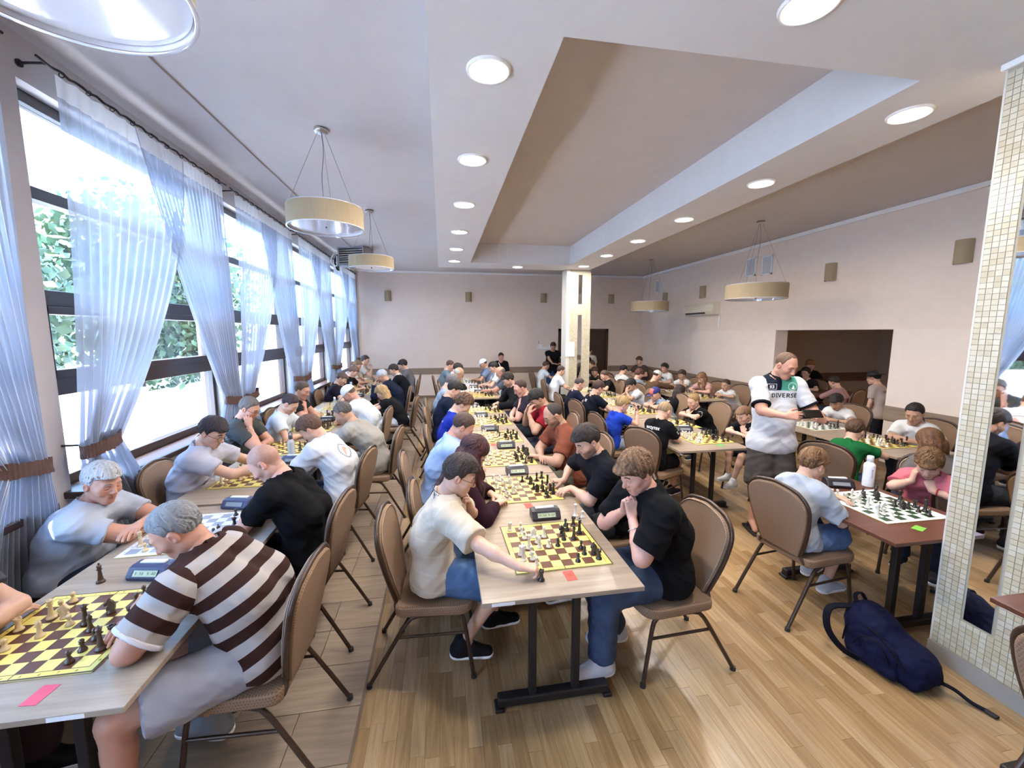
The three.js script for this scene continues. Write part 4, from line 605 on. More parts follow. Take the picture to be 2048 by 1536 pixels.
function table(x0, x1, z0, z1, label, o = {}) {
  const w = x1 - x0, l = Math.abs(z1 - z0), t = thing('table', label, 'table', [(x0 + x1) / 2, 0, (z0 + z1) / 2], o.turn ?? 0, o.group), top = box(w, .024, l, 0, .738, 0, .003), uv = top.attributes.uv, p = top.attributes.position, s = rr(0, 3);
  for (let i = 0; i < p.count; i++) uv.setXY(i, p.getZ(i) * .9 + s, p.getX(i) + s * .7); mesh('tabletop', top, o.dark ? mahogany : oakTop, t);
  for (const d of [1, -1]) { const zz = d * (l / 2 - .2); for (const sx of [1, -1]) mesh('post', box(.04, .67, .04, sx * .12, .39, zz, .004), blackSteel, t); mesh('foot_bar', [box(.62, .05, .06, 0, .045, zz, .01), box(.05, .02, .08, .3, .01, zz, .006), box(.05, .02, .08, -.3, .01, zz, .006)], blackSteel, t); mesh('support', box(w - .16, .03, .05, 0, .711, zz, .004), blackSteel, t); }
  mesh('rail', box(.03, .04, l - .42, 0, .706, 0, .004), blackSteel, t); return t;
}
// ---------- chess ----------
const boardTex = (lt, dk, border, edge, letters) => ctex(512, 512, (c, w) => { c.fillStyle = edge; c.fillRect(0, 0, w, w); c.fillStyle = border; c.fillRect(6, 6, w - 12, w - 12); const m = 30, q = (w - 2 * m) / 8; c.fillStyle = dk; c.fillRect(m - 3, m - 3, w - 2 * m + 6, w - 2 * m + 6); for (let i = 0; i < 8; i++) for (let j = 0; j < 8; j++) { c.fillStyle = (i + j) % 2 ? dk : lt; c.fillRect(m + i * q, m + j * q, q, q); } c.fillStyle = letters; c.font = 'bold 15px sans-serif'; c.textAlign = 'center'; for (let i = 0; i < 8; i++) { c.fillText('12345678'[i], m + (i + .5) * q, 22); c.fillText('12345678'[i], m + (i + .5) * q, w - 10); c.fillText('hgfedcba'[i], 16, m + (i + .6) * q); c.fillText('hgfedcba'[i], w - 16, m + (i + .6) * q); } if (edge !== border) { c.fillStyle = edge; c.fillRect(w / 2 - 2, 0, 4, w); } });
const BT = { yellow: boardTex('#e8d878', '#5a321e', '#e2cf6c', '#2c1a10', '#6b4a20'), silver: boardTex('#d6d8de', '#8a93a6', '#d9dbe0', '#c9ccd2', '#7a8396'), green: boardTex('#eef0ea', '#23402a', '#f1f2ee', '#f1f2ee', '#f1f2ee') }, BM = {}; for (const k in BT) BM[k] = [std('#c9b870', .5), std(0xffffff, .36, { map: BT[k] })];
const knightShape = (() => { const s = new THREE.Shape(); s.moveTo(-.0125, 0); s.lineTo(.0125, 0); s.quadraticCurveTo(.013, .012, .008, .018); s.quadraticCurveTo(.002, .024, .003, .027); s.quadraticCurveTo(.009, .0245, .0165, .0225); s.quadraticCurveTo(.0215, .026, .0185, .031); s.quadraticCurveTo(.012, .038, .0085, .042); s.quadraticCurveTo(.006, .047, .0025, .051); s.lineTo(.0005, .045); s.quadraticCurveTo(-.011, .041, -.0155, .026); s.quadraticCurveTo(-.0175, .01, -.0125, 0); return s; })();
const base = (r) => [[0, 0], [r, 0], [r, .004], [r * .96, .008], [r * .72, .0125], [r * .62, .016]];
const PROF = {
  pawn: [lathe([...base(.0155), [.0062, .024], [.0055, .031], [.0098, .0325], [.006, .035], [.0092, .0395], [.0095, .0435], [.006, .0488], [0, .0505]], 14)],
  rook: [lathe([...base(.0175), [.0095, .026], [.0088, .041], [.013, .043], [.0135, .0545], [.0095, .0545], [.0093, .0505], [0, .0505]], 14), ...[0, 1, 2, 3].map((i) => box(.006, .004, .004, .0113, .0555, 0).rotateY(i * 1.57 + .3))],
  bishop: [lathe([...base(.0168), [.0075, .028], [.006, .047], [.0115, .049], [.007, .052], [.0098, .058], [.0085, .065], [.0035, .0715], [.003, .0725], [.0035, .0745], [0, .0765]], 14)],
  queen: [lathe([...base(.0185), [.0092, .032], [.0068, .062], [.0125, .0645], [.0075, .0675], [.0095, .077], [.0132, .084], [.0095, .0835], [.0045, .0865], [.0035, .0905], [0, .092]], 14)],
  king: [lathe([...base(.019), [.0095, .034], [.007, .066], [.013, .0685], [.008, .0715], [.0098, .083], [.0115, .0875], [.0055, .0905], [0, .0915]], 14), box(.0035, .012, .0035, 0, .0965, 0), box(.0105, .0035, .0035, 0, .097, 0)],
  knight: [lathe([...base(.0172), [.0115, .0185], [0, .0185]], 14), new THREE.ExtrudeGeometry(knightShape, { depth: .011, bevelEnabled: true, bevelSize: .0022, bevelThickness: .0028, bevelSegments: 1, curveSegments: 4 }).translate(0, .014, -.0055)],
};
const PG = {}; for (const k in PROF) { PG[k] = merge(PROF[k]); PG[k].name = k; } const LETTER = { p: 'pawn', r: 'rook', n: 'knight', b: 'bishop', q: 'queen', k: 'king' };
const PM = { white: phys([.70, .68, .63], .3, { clearcoat: .3 }), wood: phys([.62, .46, .27], .35, { clearcoat: .3 }), black: phys([.018, .013, .012], .3, { clearcoat: .4 }), brown: phys([.05, .022, .014], .3, { clearcoat: .4 }), trans: phys([.86, .84, .80], .28, { clearcoat: .3 }) };
let pieceCount = 0; const farPieces = []; const pieceProto = {};
function piece(kind, tone, x, y, z, turn, where) {
  const c = tone === 'black' || tone === 'brown' ? 'black' : 'white';
  if (pieceCount >= 300) { const g = PG[kind].clone(); g.rotateY(turn); g.translate(x, y, z); const n = g.attributes.position.count, q = new Float32Array(n * 3), k = PM[tone].color; for (let i = 0; i < n; i++) { q[i * 3] = k.r; q[i * 3 + 1] = k.g; q[i * 3 + 2] = k.b; } g.setAttribute('color', new THREE.BufferAttribute(q, 3)); farPieces.push(g); return; }
  pieceCount++; const m = new THREE.Mesh(PG[kind], PM[tone]); m.name = numbered('chess_' + kind); m.castShadow = m.receiveShadow = true; m.position.set(x, y, z); m.rotation.y = turn; scene.add(m);
  tag(m, `${tone === 'wood' ? 'pale wooden' : tone === 'brown' ? 'dark wooden' : c} chess ${kind} ${where}`, 'chess piece', `${c} ${kind} pieces ${where}`); return m;
}
// a board with its pieces: white sits on the side of low x unless flip
function chessBoard(x, z, turn, kind, fen, where, o = {}) {
  const S = o.size ?? .54, y = .7505, b = mesh('chess_board', new RoundedBoxGeometry(S, .004, S, 1, .001), BM[kind][0]), top = new THREE.PlaneGeometry(S - .001, S - .001).rotateX(-Math.PI / 2).translate(0, .0023, 0); b.position.set(x, y + .002, z); b.rotation.y = turn;
  tag(b, `${kind === 'yellow' ? 'yellow and brown' : kind === 'silver' ? 'white and grey' : 'green and white'} chess board ${where}`, 'chess board', 'chess boards on the tables'); mesh('printed_face', top, BM[kind][1], b);
  const c = Math.cos(turn), s = Math.sin(turn), q = S * (452 / 512) / 8, w = o.w ?? 'white', k = o.b ?? 'black', fl = o.flip ? -1 : 1;
  fen.split('/').forEach((row, r) => { let f = 0; for (const ch of row) { if (/\d/.test(ch)) { f += +ch; continue; } const lx = fl * (3.5 - r) * q, lz = fl * (f - 3.5) * q + rr(-.006, .006), white = ch !== ch.toLowerCase(), ax = lx + rr(-.006, .006); piece(LETTER[ch.toLowerCase()], white ? w : k, x + ax * c + lz * s, y + .0045, z - ax * s + lz * c, turn + ((white ? 0 : Math.PI) + (fl < 0 ? Math.PI : 0)) + rr(-.3, .3), where); f++; } });
}
const FEN = ['r3kb1r/pp3ppp/1np1pn2/3q4/3PN3/2N1BP2/PPPQ2PP/R4RK1', 'r2q1rk1/1b2bppp/p1n1pn2/1p6/3P4/1BN2N2/PP2QPPP/R1BR2K1', '2r2rk1/pp2bpp1/4pn1p/q2pP3/3P4/2P2N2/PP1Q1PPP/R3R1K1', 'rnbqkb1r/pp2pp1p/3p1np1/8/3NP3/2N5/PPP2PPP/R1BQKB1R', '3r2k1/pp3pp1/2p4p/4n3/4P3/1P3N2/P4PPP/3R2K1'];
// clocks
const clockBody = std([.018, .016, .022], .38), clockLight = std([.62, .64, .68], .4), clockBlue = std([.03, .035, .10], .4), lcdTex = {};
const lcd = (s) => lcdTex[s] ??= std(0xffffff, .25, { map: ctex(256, 72, (c, w, h) => { c.fillStyle = '#a9b596'; c.fillRect(0, 0, w, h); c.fillStyle = '#2a3024'; c.font = 'bold 40px monospace'; c.textAlign = 'center'; const [a, b] = s.split(' '); c.fillText(a, 66, 50); c.fillText(b, 196, 50); }) });
const lcdDim = std([.22, .24, .26], .2);
let clockProto = {};
function clock(x, z, f, label, read, tone = 0) {
  const t = thing('chess_clock', label, 'chess clock', [x, .7505, z], f, 'digital chess clocks'), prof = [[-.05, 0], [.055, 0], [.058, .012], [.03, .05], [.012, .056], [-.035, .056], [-.05, .045]], side = new THREE.Shape(prof.map((p) => new THREE.Vector2(p[0], p[1])));
  const body = clockProto.b ??= new THREE.ExtrudeGeometry(side, { depth: .15, bevelEnabled: true, bevelSize: .004, bevelThickness: .022, bevelSegments: 3 }).rotateY(-Math.PI / 2).translate(.075, .004, 0);
  mesh('body', body, tone ? clockBlue : clockBody, t); const lv = mesh('lever', box(.13, .012, .03, 0, .066, -.012, .004), clockLight, t); lv.rotation.z = .03;
  const a = Math.atan2(.038, -.028), n = [0, Math.sin(.93), Math.cos(.93)], scr = mesh('screen', clockProto.s ??= new THREE.PlaneGeometry(.122, .03), read ? lcd(read) : lcdDim, t); scr.position.set(0, .036, .0512); scr.rotation.x = -.64;
  const fr = mesh('screen_frame', clockProto.f ??= merge([box(.13, .003, .003, 0, .0165, 0), box(.13, .003, .003, 0, -.0165, 0), box(.003, .034, .003, .0635, 0, 0), box(.003, .034, .003, -.0635, 0, 0)]), clockBlue, t); fr.position.copy(scr.position); fr.rotation.copy(scr.rotation);
}
function card(x, z, c, label, turn = 0, txt) {
  const m = mesh('table_card', new RoundedBoxGeometry(.055, .0012, .085, 1, .0005), std(c, .6)); m.position.set(x, .7512, z); m.rotation.y = turn; tag(m, label, 'table card', 'board number cards');
  if (txt) { const p = mesh('number_print', new THREE.PlaneGeometry(.05, .08).rotateX(-Math.PI / 2).translate(0, .0012, 0), phys(0xffffff, .7, { map: ctex(64, 96, (k, w, h) => { k.clearRect(0, 0, w, h); k.fillStyle = '#3a1512'; k.font = '34px serif'; k.textAlign = 'center'; k.translate(32, 44); k.rotate(1.571); k.fillText(txt, 0, 12); }), transparent: true }), m); }
}
// ---------- tables, boards, clocks ----------
const mid = [[.16, .97, -1.78, -3.485], [.16, .97, -3.5, -5.205], [.16, .97, -5.22, -6.925], [.37, 1.13, -7.83, -9.53], [.37, 1.13, -9.545, -11.25]];
const nth = ['nearest', 'second', 'third', 'fourth', 'fifth'];
mid.forEach((q, i) => table(...q, `pale oak chess table, ${nth[i]} in the middle row`, { group: 'tables of the middle row' }));
const win = [[-1.9, -1.08, -1.45, -3.2], [-2.0, -1.18, -3.24, -4.98], [-2.07, -1.27, -5.02, -6.76], [-2.14, -1.34, -6.8, -8.54], [-2.2, -1.4, -8.58, -10.3], [-2.2, -1.4, -10.33, -11.9]];
win.forEach((q, i) => table(...q, `pale oak chess table, ${[...nth, 'sixth'][i]} in the row by the windows`, { group: 'tables of the window row' }));
const rgt = [[2.46, 3.3, -3.91, -5.58], [2.6, 3.42, -5.6, -7.3], [2.75, 3.55, -7.32, -9.0], [3.1, 3.9, -9.9, -11.6]];
rgt.forEach((q, i) => table(...q, `pale oak chess table, ${nth[i]} in the row behind the brown chess players`.replace('behind the brown chess players', 'left of the standing man'), { group: 'tables left of the standing man' }));
table(4.45, 5.25, -6.84, -8.45, 'pale oak chess table where the girl in white sits by the right wall'); table(4.5, 5.25, -8.5, -10.2, 'pale oak chess table by the right wall below the air conditioner');
table(4.5, 5.3, -3.35, -5.15, 'pale oak chess table behind the standing man, by the boy in green');
table(2.645, 3.46, -1.92, -2.98, 'dark red-brown chess table beside the mosaic pillar', { dark: 1 }); table(2.55, 2.962, -1.43, -.55, 'dark red-brown table corner in front of the mosaic pillar', { dark: 1 });
table(7.2, 8.6, -6.9, -7.9, 'dark table in the side room behind the opening', { dark: 1 });
for (const [x, z] of [[.26, -1.7795], [-1.25, -1.4495]]) { const k = mesh('edge_sticker', box(.11, .016, .001, x, .737, z), std([.75, .75, .76], .5)); tag(k, x > 0 ? 'small white sticker on the front edge of the nearest middle table' : 'small white sticker on the front edge of the nearest window table', 'sticker'); }
const MR = 'in the middle row', WR = 'in the window row', OR = ['on the nearest board', 'on the second board', 'on the third board', 'on the fourth board', 'on the fifth board', 'on the sixth board'];
// middle row
chessBoard(.62, -2.255, .02, 'yellow', 'r1k4r/pp1q1pp1/2np3p/4p3/2B1P3/2NPB3/PPP1QPPP/R4RK1'.replace('r1k4r', 'r1k3nr'), `${OR[0]} ${MR}`);
chessBoard(.62, -3.15, .02, 'yellow', FEN[1], `${OR[1]} ${MR}`);
chessBoard(3.03, -4.37, .03, 'yellow', FEN[3], 'on the lettered boy\'s board', { size: .5 });
chessBoard(3.12, -2.4, 0, 'green', FEN[1], 'on the green board by the pillar', { size: .52 });
chessBoard(-1.57, -1.9, 0, 'yellow', '3r1rk1/pp3ppp/2n1b3/3q4/3P4/2N1B3/PPQ2PPP/3R1RK1', `${OR[0]} ${WR}`, { w: 'wood', b: 'brown' });
chessBoard(-1.56, -2.78, .02, 'silver', '3r2k1/p4pp1/7p/8/8/5N2/P5PP/R5K1', `${OR[1]} ${WR}`, { w: 'wood', b: 'black' });
chessBoard(.62, -4.0, -.01, 'yellow', FEN[3], `${OR[2]} ${MR}`);
chessBoard(-1.62, -3.82, 0, 'yellow', FEN[0], `${OR[2]} ${WR}`, { w: 'wood', b: 'brown' });
chessBoard(.64, -4.83, .01, 'yellow', FEN[2], `${OR[3]} ${MR}`); chessBoard(-1.66, -4.72, .02, 'yellow', FEN[4], `${OR[3]} ${WR}`, { w: 'wood', b: 'brown' });
chessBoard(.66, -5.73, .02, 'yellow', FEN[1], `${OR[4]} ${MR}`); chessBoard(.66, -6.6, 0, 'yellow', FEN[0], `${OR[5]} ${MR}`);
chessBoard(3.12, -5.12, .02, 'yellow', FEN[4], 'on the board beyond the lettered boy', { size: .5 });
chessBoard(4.92, -3.86, 0, 'yellow', FEN[2], 'on the board by the green tee', { size: .48 }); chessBoard(4.95, -4.72, 0, 'green', FEN[4], 'on the board beyond the standing man', { size: .5 });
chessBoard(4.95, -7.25, 0, 'yellow', FEN[4], 'on the board of the girl in white by the wall', { size: .48 });
chessBoard(.75, -8.22, 0, 'yellow', FEN[3], 'on the nearest board of the far middle tables', { w: 'wood' }); chessBoard(.75, -9.0, 0, 'silver', FEN[1], 'on the second board of the far middle tables'); chessBoard(.75, -9.95, 0, 'silver', FEN[2], 'on the third board of the far middle tables'); chessBoard(.75, -10.7, 0, 'yellow', FEN[3], 'on the last board of the far middle tables');
chessBoard(-1.7, -5.75, 0, 'yellow', FEN[1], 'on the fifth board in the window row', { w: 'wood', b: 'brown' }); [-6.5, -7.25, -8.0, -8.95, -9.75, -10.9].forEach((z, i) => chessBoard(-1.75, z, 0, 'yellow', FEN[i % 5], `on the ${['sixth', 'seventh', 'eighth', 'ninth', 'tenth', 'eleventh'][i]} board in the window row`, { w: 'wood', b: 'brown', size: .48 }));
[[3.05, -6.1], [3.05, -6.9], [3.15, -7.75], [3.15, -8.6], [3.5, -10.5]].forEach(([x, z], i) => chessBoard(x, z, 0, 'yellow', FEN[i], ['on the board by the boy with glasses in navy', 'on the board of the boy with the raised arm', 'on the board before the boy in black by the pillar', 'on the board nearest the far pillar', 'on the board behind the far pillar'][i], { size: .5 }));
chessBoard(4.88, -8.0, 0, 'yellow', FEN[3], 'on the board of the girl in pink', { size: .48 }); chessBoard(4.88, -8.95, 0, 'yellow', FEN[0], 'on the board of the boy in the green cap', { size: .48 }); chessBoard(4.88, -9.75, 0, 'yellow', FEN[4], 'on the board under the air conditioner', { size: .48 });
// captured pieces beside the boards
piece('queen', 'white', .88, .7505, -2.6, 0, 'set aside by the nearest middle clock'); piece('pawn', 'white', .92, .7505, -2.57, 0, 'set aside by the nearest middle clock'); piece('pawn', 'black', .33, .7505, -3.46, 0, 'alone at the seam of the middle tables'); piece('king', 'brown', -1.72, .7505, -2.27, 0, 'alone left of the nearest window-row clock'); piece('rook', 'black', .475, .7505, -1.915, 0, 'under the hand of the cream tee');
piece('pawn', 'wood', 2.85, .7505, -5.35, 0, 'standing alone near the boy in blue');
{ const by = {}, ords = ['first', 'second', 'third', 'fourth', 'fifth', 'sixth', 'seventh', 'eighth']; scene.updateMatrixWorld(true); for (const o of scene.children) if (o.userData.category === 'chess piece') (by[o.userData.label] ??= []).push(o); for (const l in by) if (by[l].length > 1) { by[l].sort((a, b) => a.position.clone().project(camera).x - b.position.clone().project(camera).x); by[l].forEach((o, i) => { o.userData.label = by[l].length === 2 ? (i ? 'right-hand ' : 'left-hand ') + l : `${ords[i]} ${l.replace(/(pawn|rook|knight|bishop|queen)/, '$1 from left')}`; }); } }
{ const f = mesh('chess_pieces', merge(farPieces), phys(0xffffff, .32, { clearcoat: .3, vertexColors: true })); f.userData.kind = 'stuff'; tag(f, 'chess pieces on the far boards across the hall', 'chess pieces'); }
clock(.67, -2.62, 0, 'black chess clock with a lit green display behind the nearest middle board', '10:03 9:37'); clock(.64, -3.53, 0, 'black chess clock behind the second middle board', '9:58 9:41'); clock(.67, -4.37, 0, 'black chess clock behind the third middle board', '9:44 9:20');
[[.58, -5.2, 'black chess clock behind the fourth middle board'], [.56, -6.1, 'black chess clock behind the fifth middle board'], [.5, -7.0 + .1, 'pale-topped chess clock behind the sixth middle board'], [.75, -8.6, 'chess clock on the first far middle table'], [.7, -9.4, 'chess clock between the two grey boards of the far tables'], [.65, -10.3, 'chess clock on the last far middle table']].forEach(([x, z, l]) => clock(x, z, 0, l));
clock(-1.5, -2.3, -.18, 'dark blue chess clock behind the nearest window-row board', '8:58 9:40', 1); clock(-1.47, -3.16, -.25, 'dark blue chess clock by the man in the black shirt', null, 1); clock(-1.44, -4.2, -.2, 'dark blue chess clock before the boy in the printed white shirt', null, 1);
[[-1.55, -5.2, 'dark chess clock on the third window table'], [-1.62, -6.12, 'dark chess clock before the man in the white cap'], [-1.62, -7.62, 'dark chess clock before the fair-haired girl'], [-1.62, -8.4, 'dark chess clock before the old man in navy']].forEach(([x, z, l]) => clock(x, z, 0, l));
clock(3.03, -4.75, -.2, 'black chess clock behind the board of the boy in the lettered shirt'); clock(3.1, -6.5, 0, 'black chess clock by the boy with glasses in navy'); clock(3.1, -8.2, 0, 'black chess clock on the table near the far pillar'); clock(3.18, -2.78, -.4, 'black and white chess clock behind the green and white board');
card(.63, -1.93, '#c8473c', 'red number card at the edge of the nearest middle table', .05, '11'); card(.6, -2.82, '#c8473c', 'red number card before the second middle board', .1, '12'); card(.62, -3.66, '#c8473c', 'red number card before the third middle board', 0); card(.55, -4.5, '#c8473c', 'red number card before the fourth middle board', 0);
card(-1.4, -1.55, '#d0506a', 'pink-red number card at the edge of the nearest window table', -.1); card(-1.42, -3.5, '#c8473c', 'red number card by the man in the black shirt', .1); card(-1.45, -4.4, '#c8473c', 'red number card before the boy in the printed white shirt', .1); card(3.0, -2.06, '#6fae3c', 'green number card on the dark red-brown table', -1.2); card(3.05, -4.06, '#59b35a', 'green number card before the boy in the lettered shirt', 1.3);
// bottles, phone, backpack
function bottle(x, z, y, r, h, mat, capMat, label, loop) {
  const t = thing('bottle', label, 'bottle', [x, y, z]); mesh('body', lathe([[0, 0], [r * .94, 0], [r, .006], [r, h * .68], [r * .93, h * .73], [r * .55, h * .8], [r * .5, h * .83], [0, h * .83]], 28), mat, t); const c = mesh('cap', lathe([[0, h * .83], [r * .58, h * .83], [r * .6, h * .97], [r * .5, h], [0, h]], 24), capMat, t);
  if (loop) mesh('carry_loop', new THREE.TorusGeometry(r * .5, .004, 6, 16).translate(0, h + r * .35, 0), capMat, t); return t;
}
const wb = bottle(3.42, -2.74, .7505, .04, .255, phys([.78, .80, .88], .3, { clearcoat: .4 }), std([.82, .83, .88], .35), 'white insulated bottle on the dark red-brown table'); mesh('printing', new THREE.CylinderGeometry(.0404, .0404, .09, 20, 1, true, 5.6, .7).translate(0, .11, 0), phys(0xffffff, .5, { transparent: true, map: ctex(64, 128, (c, w, h) => { c.clearRect(0, 0, w, h); c.fillStyle = '#7f87a0'; for (let i = 0; i < 7; i++) c.fillRect(18, 30 + i * 12, 28, 4); c.fillRect(20, 8, 22, 14); }) }), wb);
bottle(-1.5, -4.33, .7505, .034, .24, phys([.7, .75, .8], .1, { transmission: .6, thickness: 0 }), std([.1, .1, .12], .4), 'clear sports bottle with a carry loop among the window-row players', 1); bottle(-1.8, -8.62, .7505, .036, .27, std([.45, .48, .52], .35), std([.5, .53, .58], .35), 'tall grey bottle far back on the window-row tables'); bottle(-1.75, -7.1, .7505, .03, .2, phys([.8, .85, .9], .1, { transmission: .8, thickness: 0 }), std([.8, .82, .85], .4), 'small clear water bottle before the boy in dark shirt');
bottle(2.58, -1.2, 0, .055, .3, phys([.10, .22, .38], .12, { transmission: .4, thickness: 0 }), std([.12, .16, .6], .4), 'blue water bottle on the floor at the lower right corner');
{
  const t = thing('backpack', 'navy blue backpack slumped on the floor against the pillar', 'backpack', [2.62, 0, -1.88], .12), M = cloth('#0e1130', .8), D = cloth('#0b0d1c', .7), wrinkle = (f) => (x, y, z) => f(x, y, z) - .012 * (.35 - Math.abs(N3(x * 8, y * 8, z * 6))) - .008 * (.3 - Math.abs(N3(x * 17 + 4, y * 12, z * 17))) - .003 * N3(x * 34, y * 34, z * 34), floorCut = plane([0, .004, 0], [0, -1, 0]);
  mesh('bag', blob([ell([.0, .15, -.07], [.135, .155, .15], .05), ell([.0, .215, -.13], [.1, .1, .08], .06), ell([.015, .1, .1], [.125, .11, .14], .07), cap([-.08, .05, -.12], [-.06, .04, .17], .05, .04, .05), cap([.09, .05, -.12], [.09, .04, .17], .05, .04, .05), floorCut], .0105, null, null, wrinkle), M, t);
  mesh('pocket', blob([ell([-.1, .12, .0], [.05, .085, .12], .02), cap([-.12, .05, -.09], [-.115, .045, .1], .035, .03, .04), floorCut], .0105, null, null, wrinkle), M, t);
  mesh('zipper', [tube([[-.125, .07, -.17], [-.12, .19, -.15], [-.115, .235, -.06], [-.12, .2, .06], [-.115, .1, .16]], .005, 30, 5), tube([[-.152, .1, -.1], [-.153, .19, -.04], [-.153, .19, .05], [-.15, .1, .1]], .004, 20, 5)], D, t);
  const band = (pts, w, n) => { const c = new THREE.CatmullRomCurve3(pts.map(V)), s = new THREE.Shape([new THREE.Vector2(-.004, -w), new THREE.Vector2(.004, -w), new THREE.Vector2(.004, w), new THREE.Vector2(-.004, w)]); return new THREE.ExtrudeGeometry(s, { steps: n, extrudePath: c, bevelEnabled: false }); };
  mesh('strap', [band([[-.06, .27, -.19], [-.18, .25, -.23], [-.22, .14, -.2], [-.19, .05, -.12], [-.15, .03, -.05]], .022, 26), band([[.05, .06, .2], [.09, .05, .27], [.12, .018, .33], [.14, .012, .38]], .013, 14)], D, t); mesh('handle', band([[-.03, .295, -.17], [-.02, .335, -.19], [.03, .34, -.19], [.05, .3, -.17]], .011, 14), D, t); mesh('buckle', box(.03, .012, .05, .14, .012, .4, .004), rubber, t);
}
chair(2.42, -.88, Math.PI * .5, 'brown padded chair at the red-brown table corner, lower right edge');
// ---------- the players ----------
const EAST = Math.PI / 2, WEST = -Math.PI / 2;
const word = (s, col, font = 'bold 60px sans-serif', w = 256, h = 96) => ctex(w, h, (c) => { c.clearRect(0, 0, w, h); c.fillStyle = col; c.font = font; c.textAlign = 'center'; c.fillText(s, w / 2, h * .7); });
const stripes = ctex(32, 1024, (c, w, h) => { c.fillStyle = '#bdb6b4'; c.fillRect(0, 0, w, h); for (let i = 0; i < 5; i++) { c.fillStyle = '#3b211c'; c.fillRect(0, (i + .25) * h / 5, w, h / 5 * .5); } });
const fineLines = ctex(16, 1024, (c, w, h) => { c.fillStyle = '#d8cbb9'; c.fillRect(0, 0, w, h); c.fillStyle = '#e9e2d8'; for (let i = 0; i < 5; i++) for (const k of [0, 12]) c.fillRect(0, i * h / 5 + 40 + k, w, 4); });
const polo = ctex(512, 512, (c, w, h) => { c.fillStyle = '#e4e5ea'; c.fillRect(0, 0, w, h); c.fillStyle = '#101c30'; c.fillRect(50, 0, 206, h * .165); c.fillStyle = '#55ad90'; c.fillRect(256, 0, 206, h * .165); }); polo.wrapS = polo.wrapT = THREE.ClampToEdgeWrapping;
const swoosh = ctex(128, 96, (c, w, h) => { c.clearRect(0, 0, w, h); c.strokeStyle = '#c9cbd0'; c.lineWidth = 9; c.beginPath(); c.moveTo(14, 60); c.quadraticCurveTo(50, 8, 84, 34); c.stroke(); c.lineWidth = 6; c.beginPath(); c.moveTo(60, 50); c.quadraticCurveTo(96, 48, 112, 84); c.stroke(); });
const blobPrint = ctex(128, 192, (c, w, h) => { c.clearRect(0, 0, w, h); c.fillStyle = '#dfe3ea'; c.save(); c.translate(64, 70); c.rotate(.7); c.fillRect(-16, -50, 32, 78); c.fillRect(-40, -20, 80, 20); c.restore(); for (let i = 0; i < 7; i++) c.fillRect(38 + i * 5, 118 + i * 8, 26 - i * 2, 5); });
const bearPrint = ctex(128, 256, (c, w, h) => { c.clearRect(0, 0, w, h); c.fillStyle = '#e4e4e8'; c.beginPath(); c.ellipse(46, 40, 20, 34, .2, 0, 7); c.fill(); c.beginPath(); c.ellipse(66, 120, 24, 44, -.5, 0, 7); c.fill(); c.beginPath(); c.moveTo(58, 130); c.lineTo(100, 170); c.lineTo(70, 190); c.closePath(); c.fill(); c.beginPath(); c.ellipse(66, 205, 14, 34, .2, 0, 7); c.fill(); c.fillRect(50, 238, 50, 10); });
const ringPrint = ctex(256, 256, (c, w, h) => { c.clearRect(0, 0, w, h); c.strokeStyle = 'rgba(120,122,135,.9)'; c.lineWidth = 20; c.setLineDash([16, 7]); c.beginPath(); c.ellipse(128, 128, 100, 92, 0, 0, 7); c.stroke(); c.setLineDash([]); c.fillStyle = 'rgba(205,150,140,.8)'; c.beginPath(); c.moveTo(70, 170); c.lineTo(170, 70); c.lineTo(190, 110); c.lineTo(100, 190); c.fill(); });
const SHORT = { st: 'short', t: .004, a: .004 }, CROP = { st: 'short', t: -.001, a: .002, nape: -.055 }, MOP = { st: 'mop', t: .015, fringe: .03, top: .022, fl: .035, temple: .01, side: -.035, ear: .005, nape: -.085, a: .0075 }, THICK = { st: 'thick', t: .010, top: .022, fringe: .02, fl: .06, a: .006, nape: -.075 };
const mk = (o) => { person(o); if (!o.stand && !o.nochair) { const d = o.ch ?? .05; chair(o.org[0] + Math.sin(o.f) * d, o.org[2] + Math.cos(o.f) * d, o.f + (o.cf ?? 0), `brown padded chair under the ${o.k}`); } };
// window row, seats by the windows
mk({ k: 'player whose bare arm reaches in at left', label: 'person beyond the left edge with bare forearms on the nearest window table', hd: [-2.0, 1.18, -1.85], f: EAST, lean: .12, ch: .08, lod: 0, aL: ['fold', { d: [.0, 0, .04], pole: [1, -.5, .4] }], aR: 'fold', shirt: { c: '#4a4d58' }, pants: { c: '#3a2a30' }, hair: { ...SHORT, c: '#5a4a40' }, shoe: '#15151c' });
mk({ k: 'smiling grey-haired man in pale tee', label: 'smiling grey-haired person in pale blue tee leaning on folded arms by the curtain', hd: [-2.04, 1.1, -2.79], f: EAST + .05, lean: .16, lod: 0, pit: .28, yaw: -.42, aL: ['fold', { d: [0, 0, .04] }], aR: ['fold', { d: [.06, 0, .02] }], w: 1.1, fat: .06, smile: 1, skin: 'red', shirt: { c: '#aeb5c4', fold: .009, i: .018, prints: [{ x: .07, y: .72, w: .04, h: .035, tex: swoosh }] }, pants: { c: '#2f3340' }, hair: { ...THICK, c: '#a3a4a8', a: .006, top: .014, t: .006, fl: .07 }, lightbrow: 1, ch: .08 });
mk({ k: 'young man in glasses reaching over the board', label: 'young person with dark hair and glasses in pale lettered tee reaching over the board', hd: [-1.86, 1.19, -3.67], f: EAST, lean: .14, ch: .07, lod: 0, pit: .5, yaw: -.25, glasses: true, aR: ['reach', { w: [-1.5, .88, -3.72], curl: .8 }], aL: ['reach', { w: [-1.55, .86, -3.95] }], shirt: { c: '#b3b3c2', fold: .011, i: .018, prints: [{ x: -.05, y: .5, w: .17, h: .065, tex: word('ADC', '#2a3350', 'italic bold 74px sans-serif') }] }, pants: { c: '#262b38' }, hair: { ...THICK, c: '#2a2128' } });
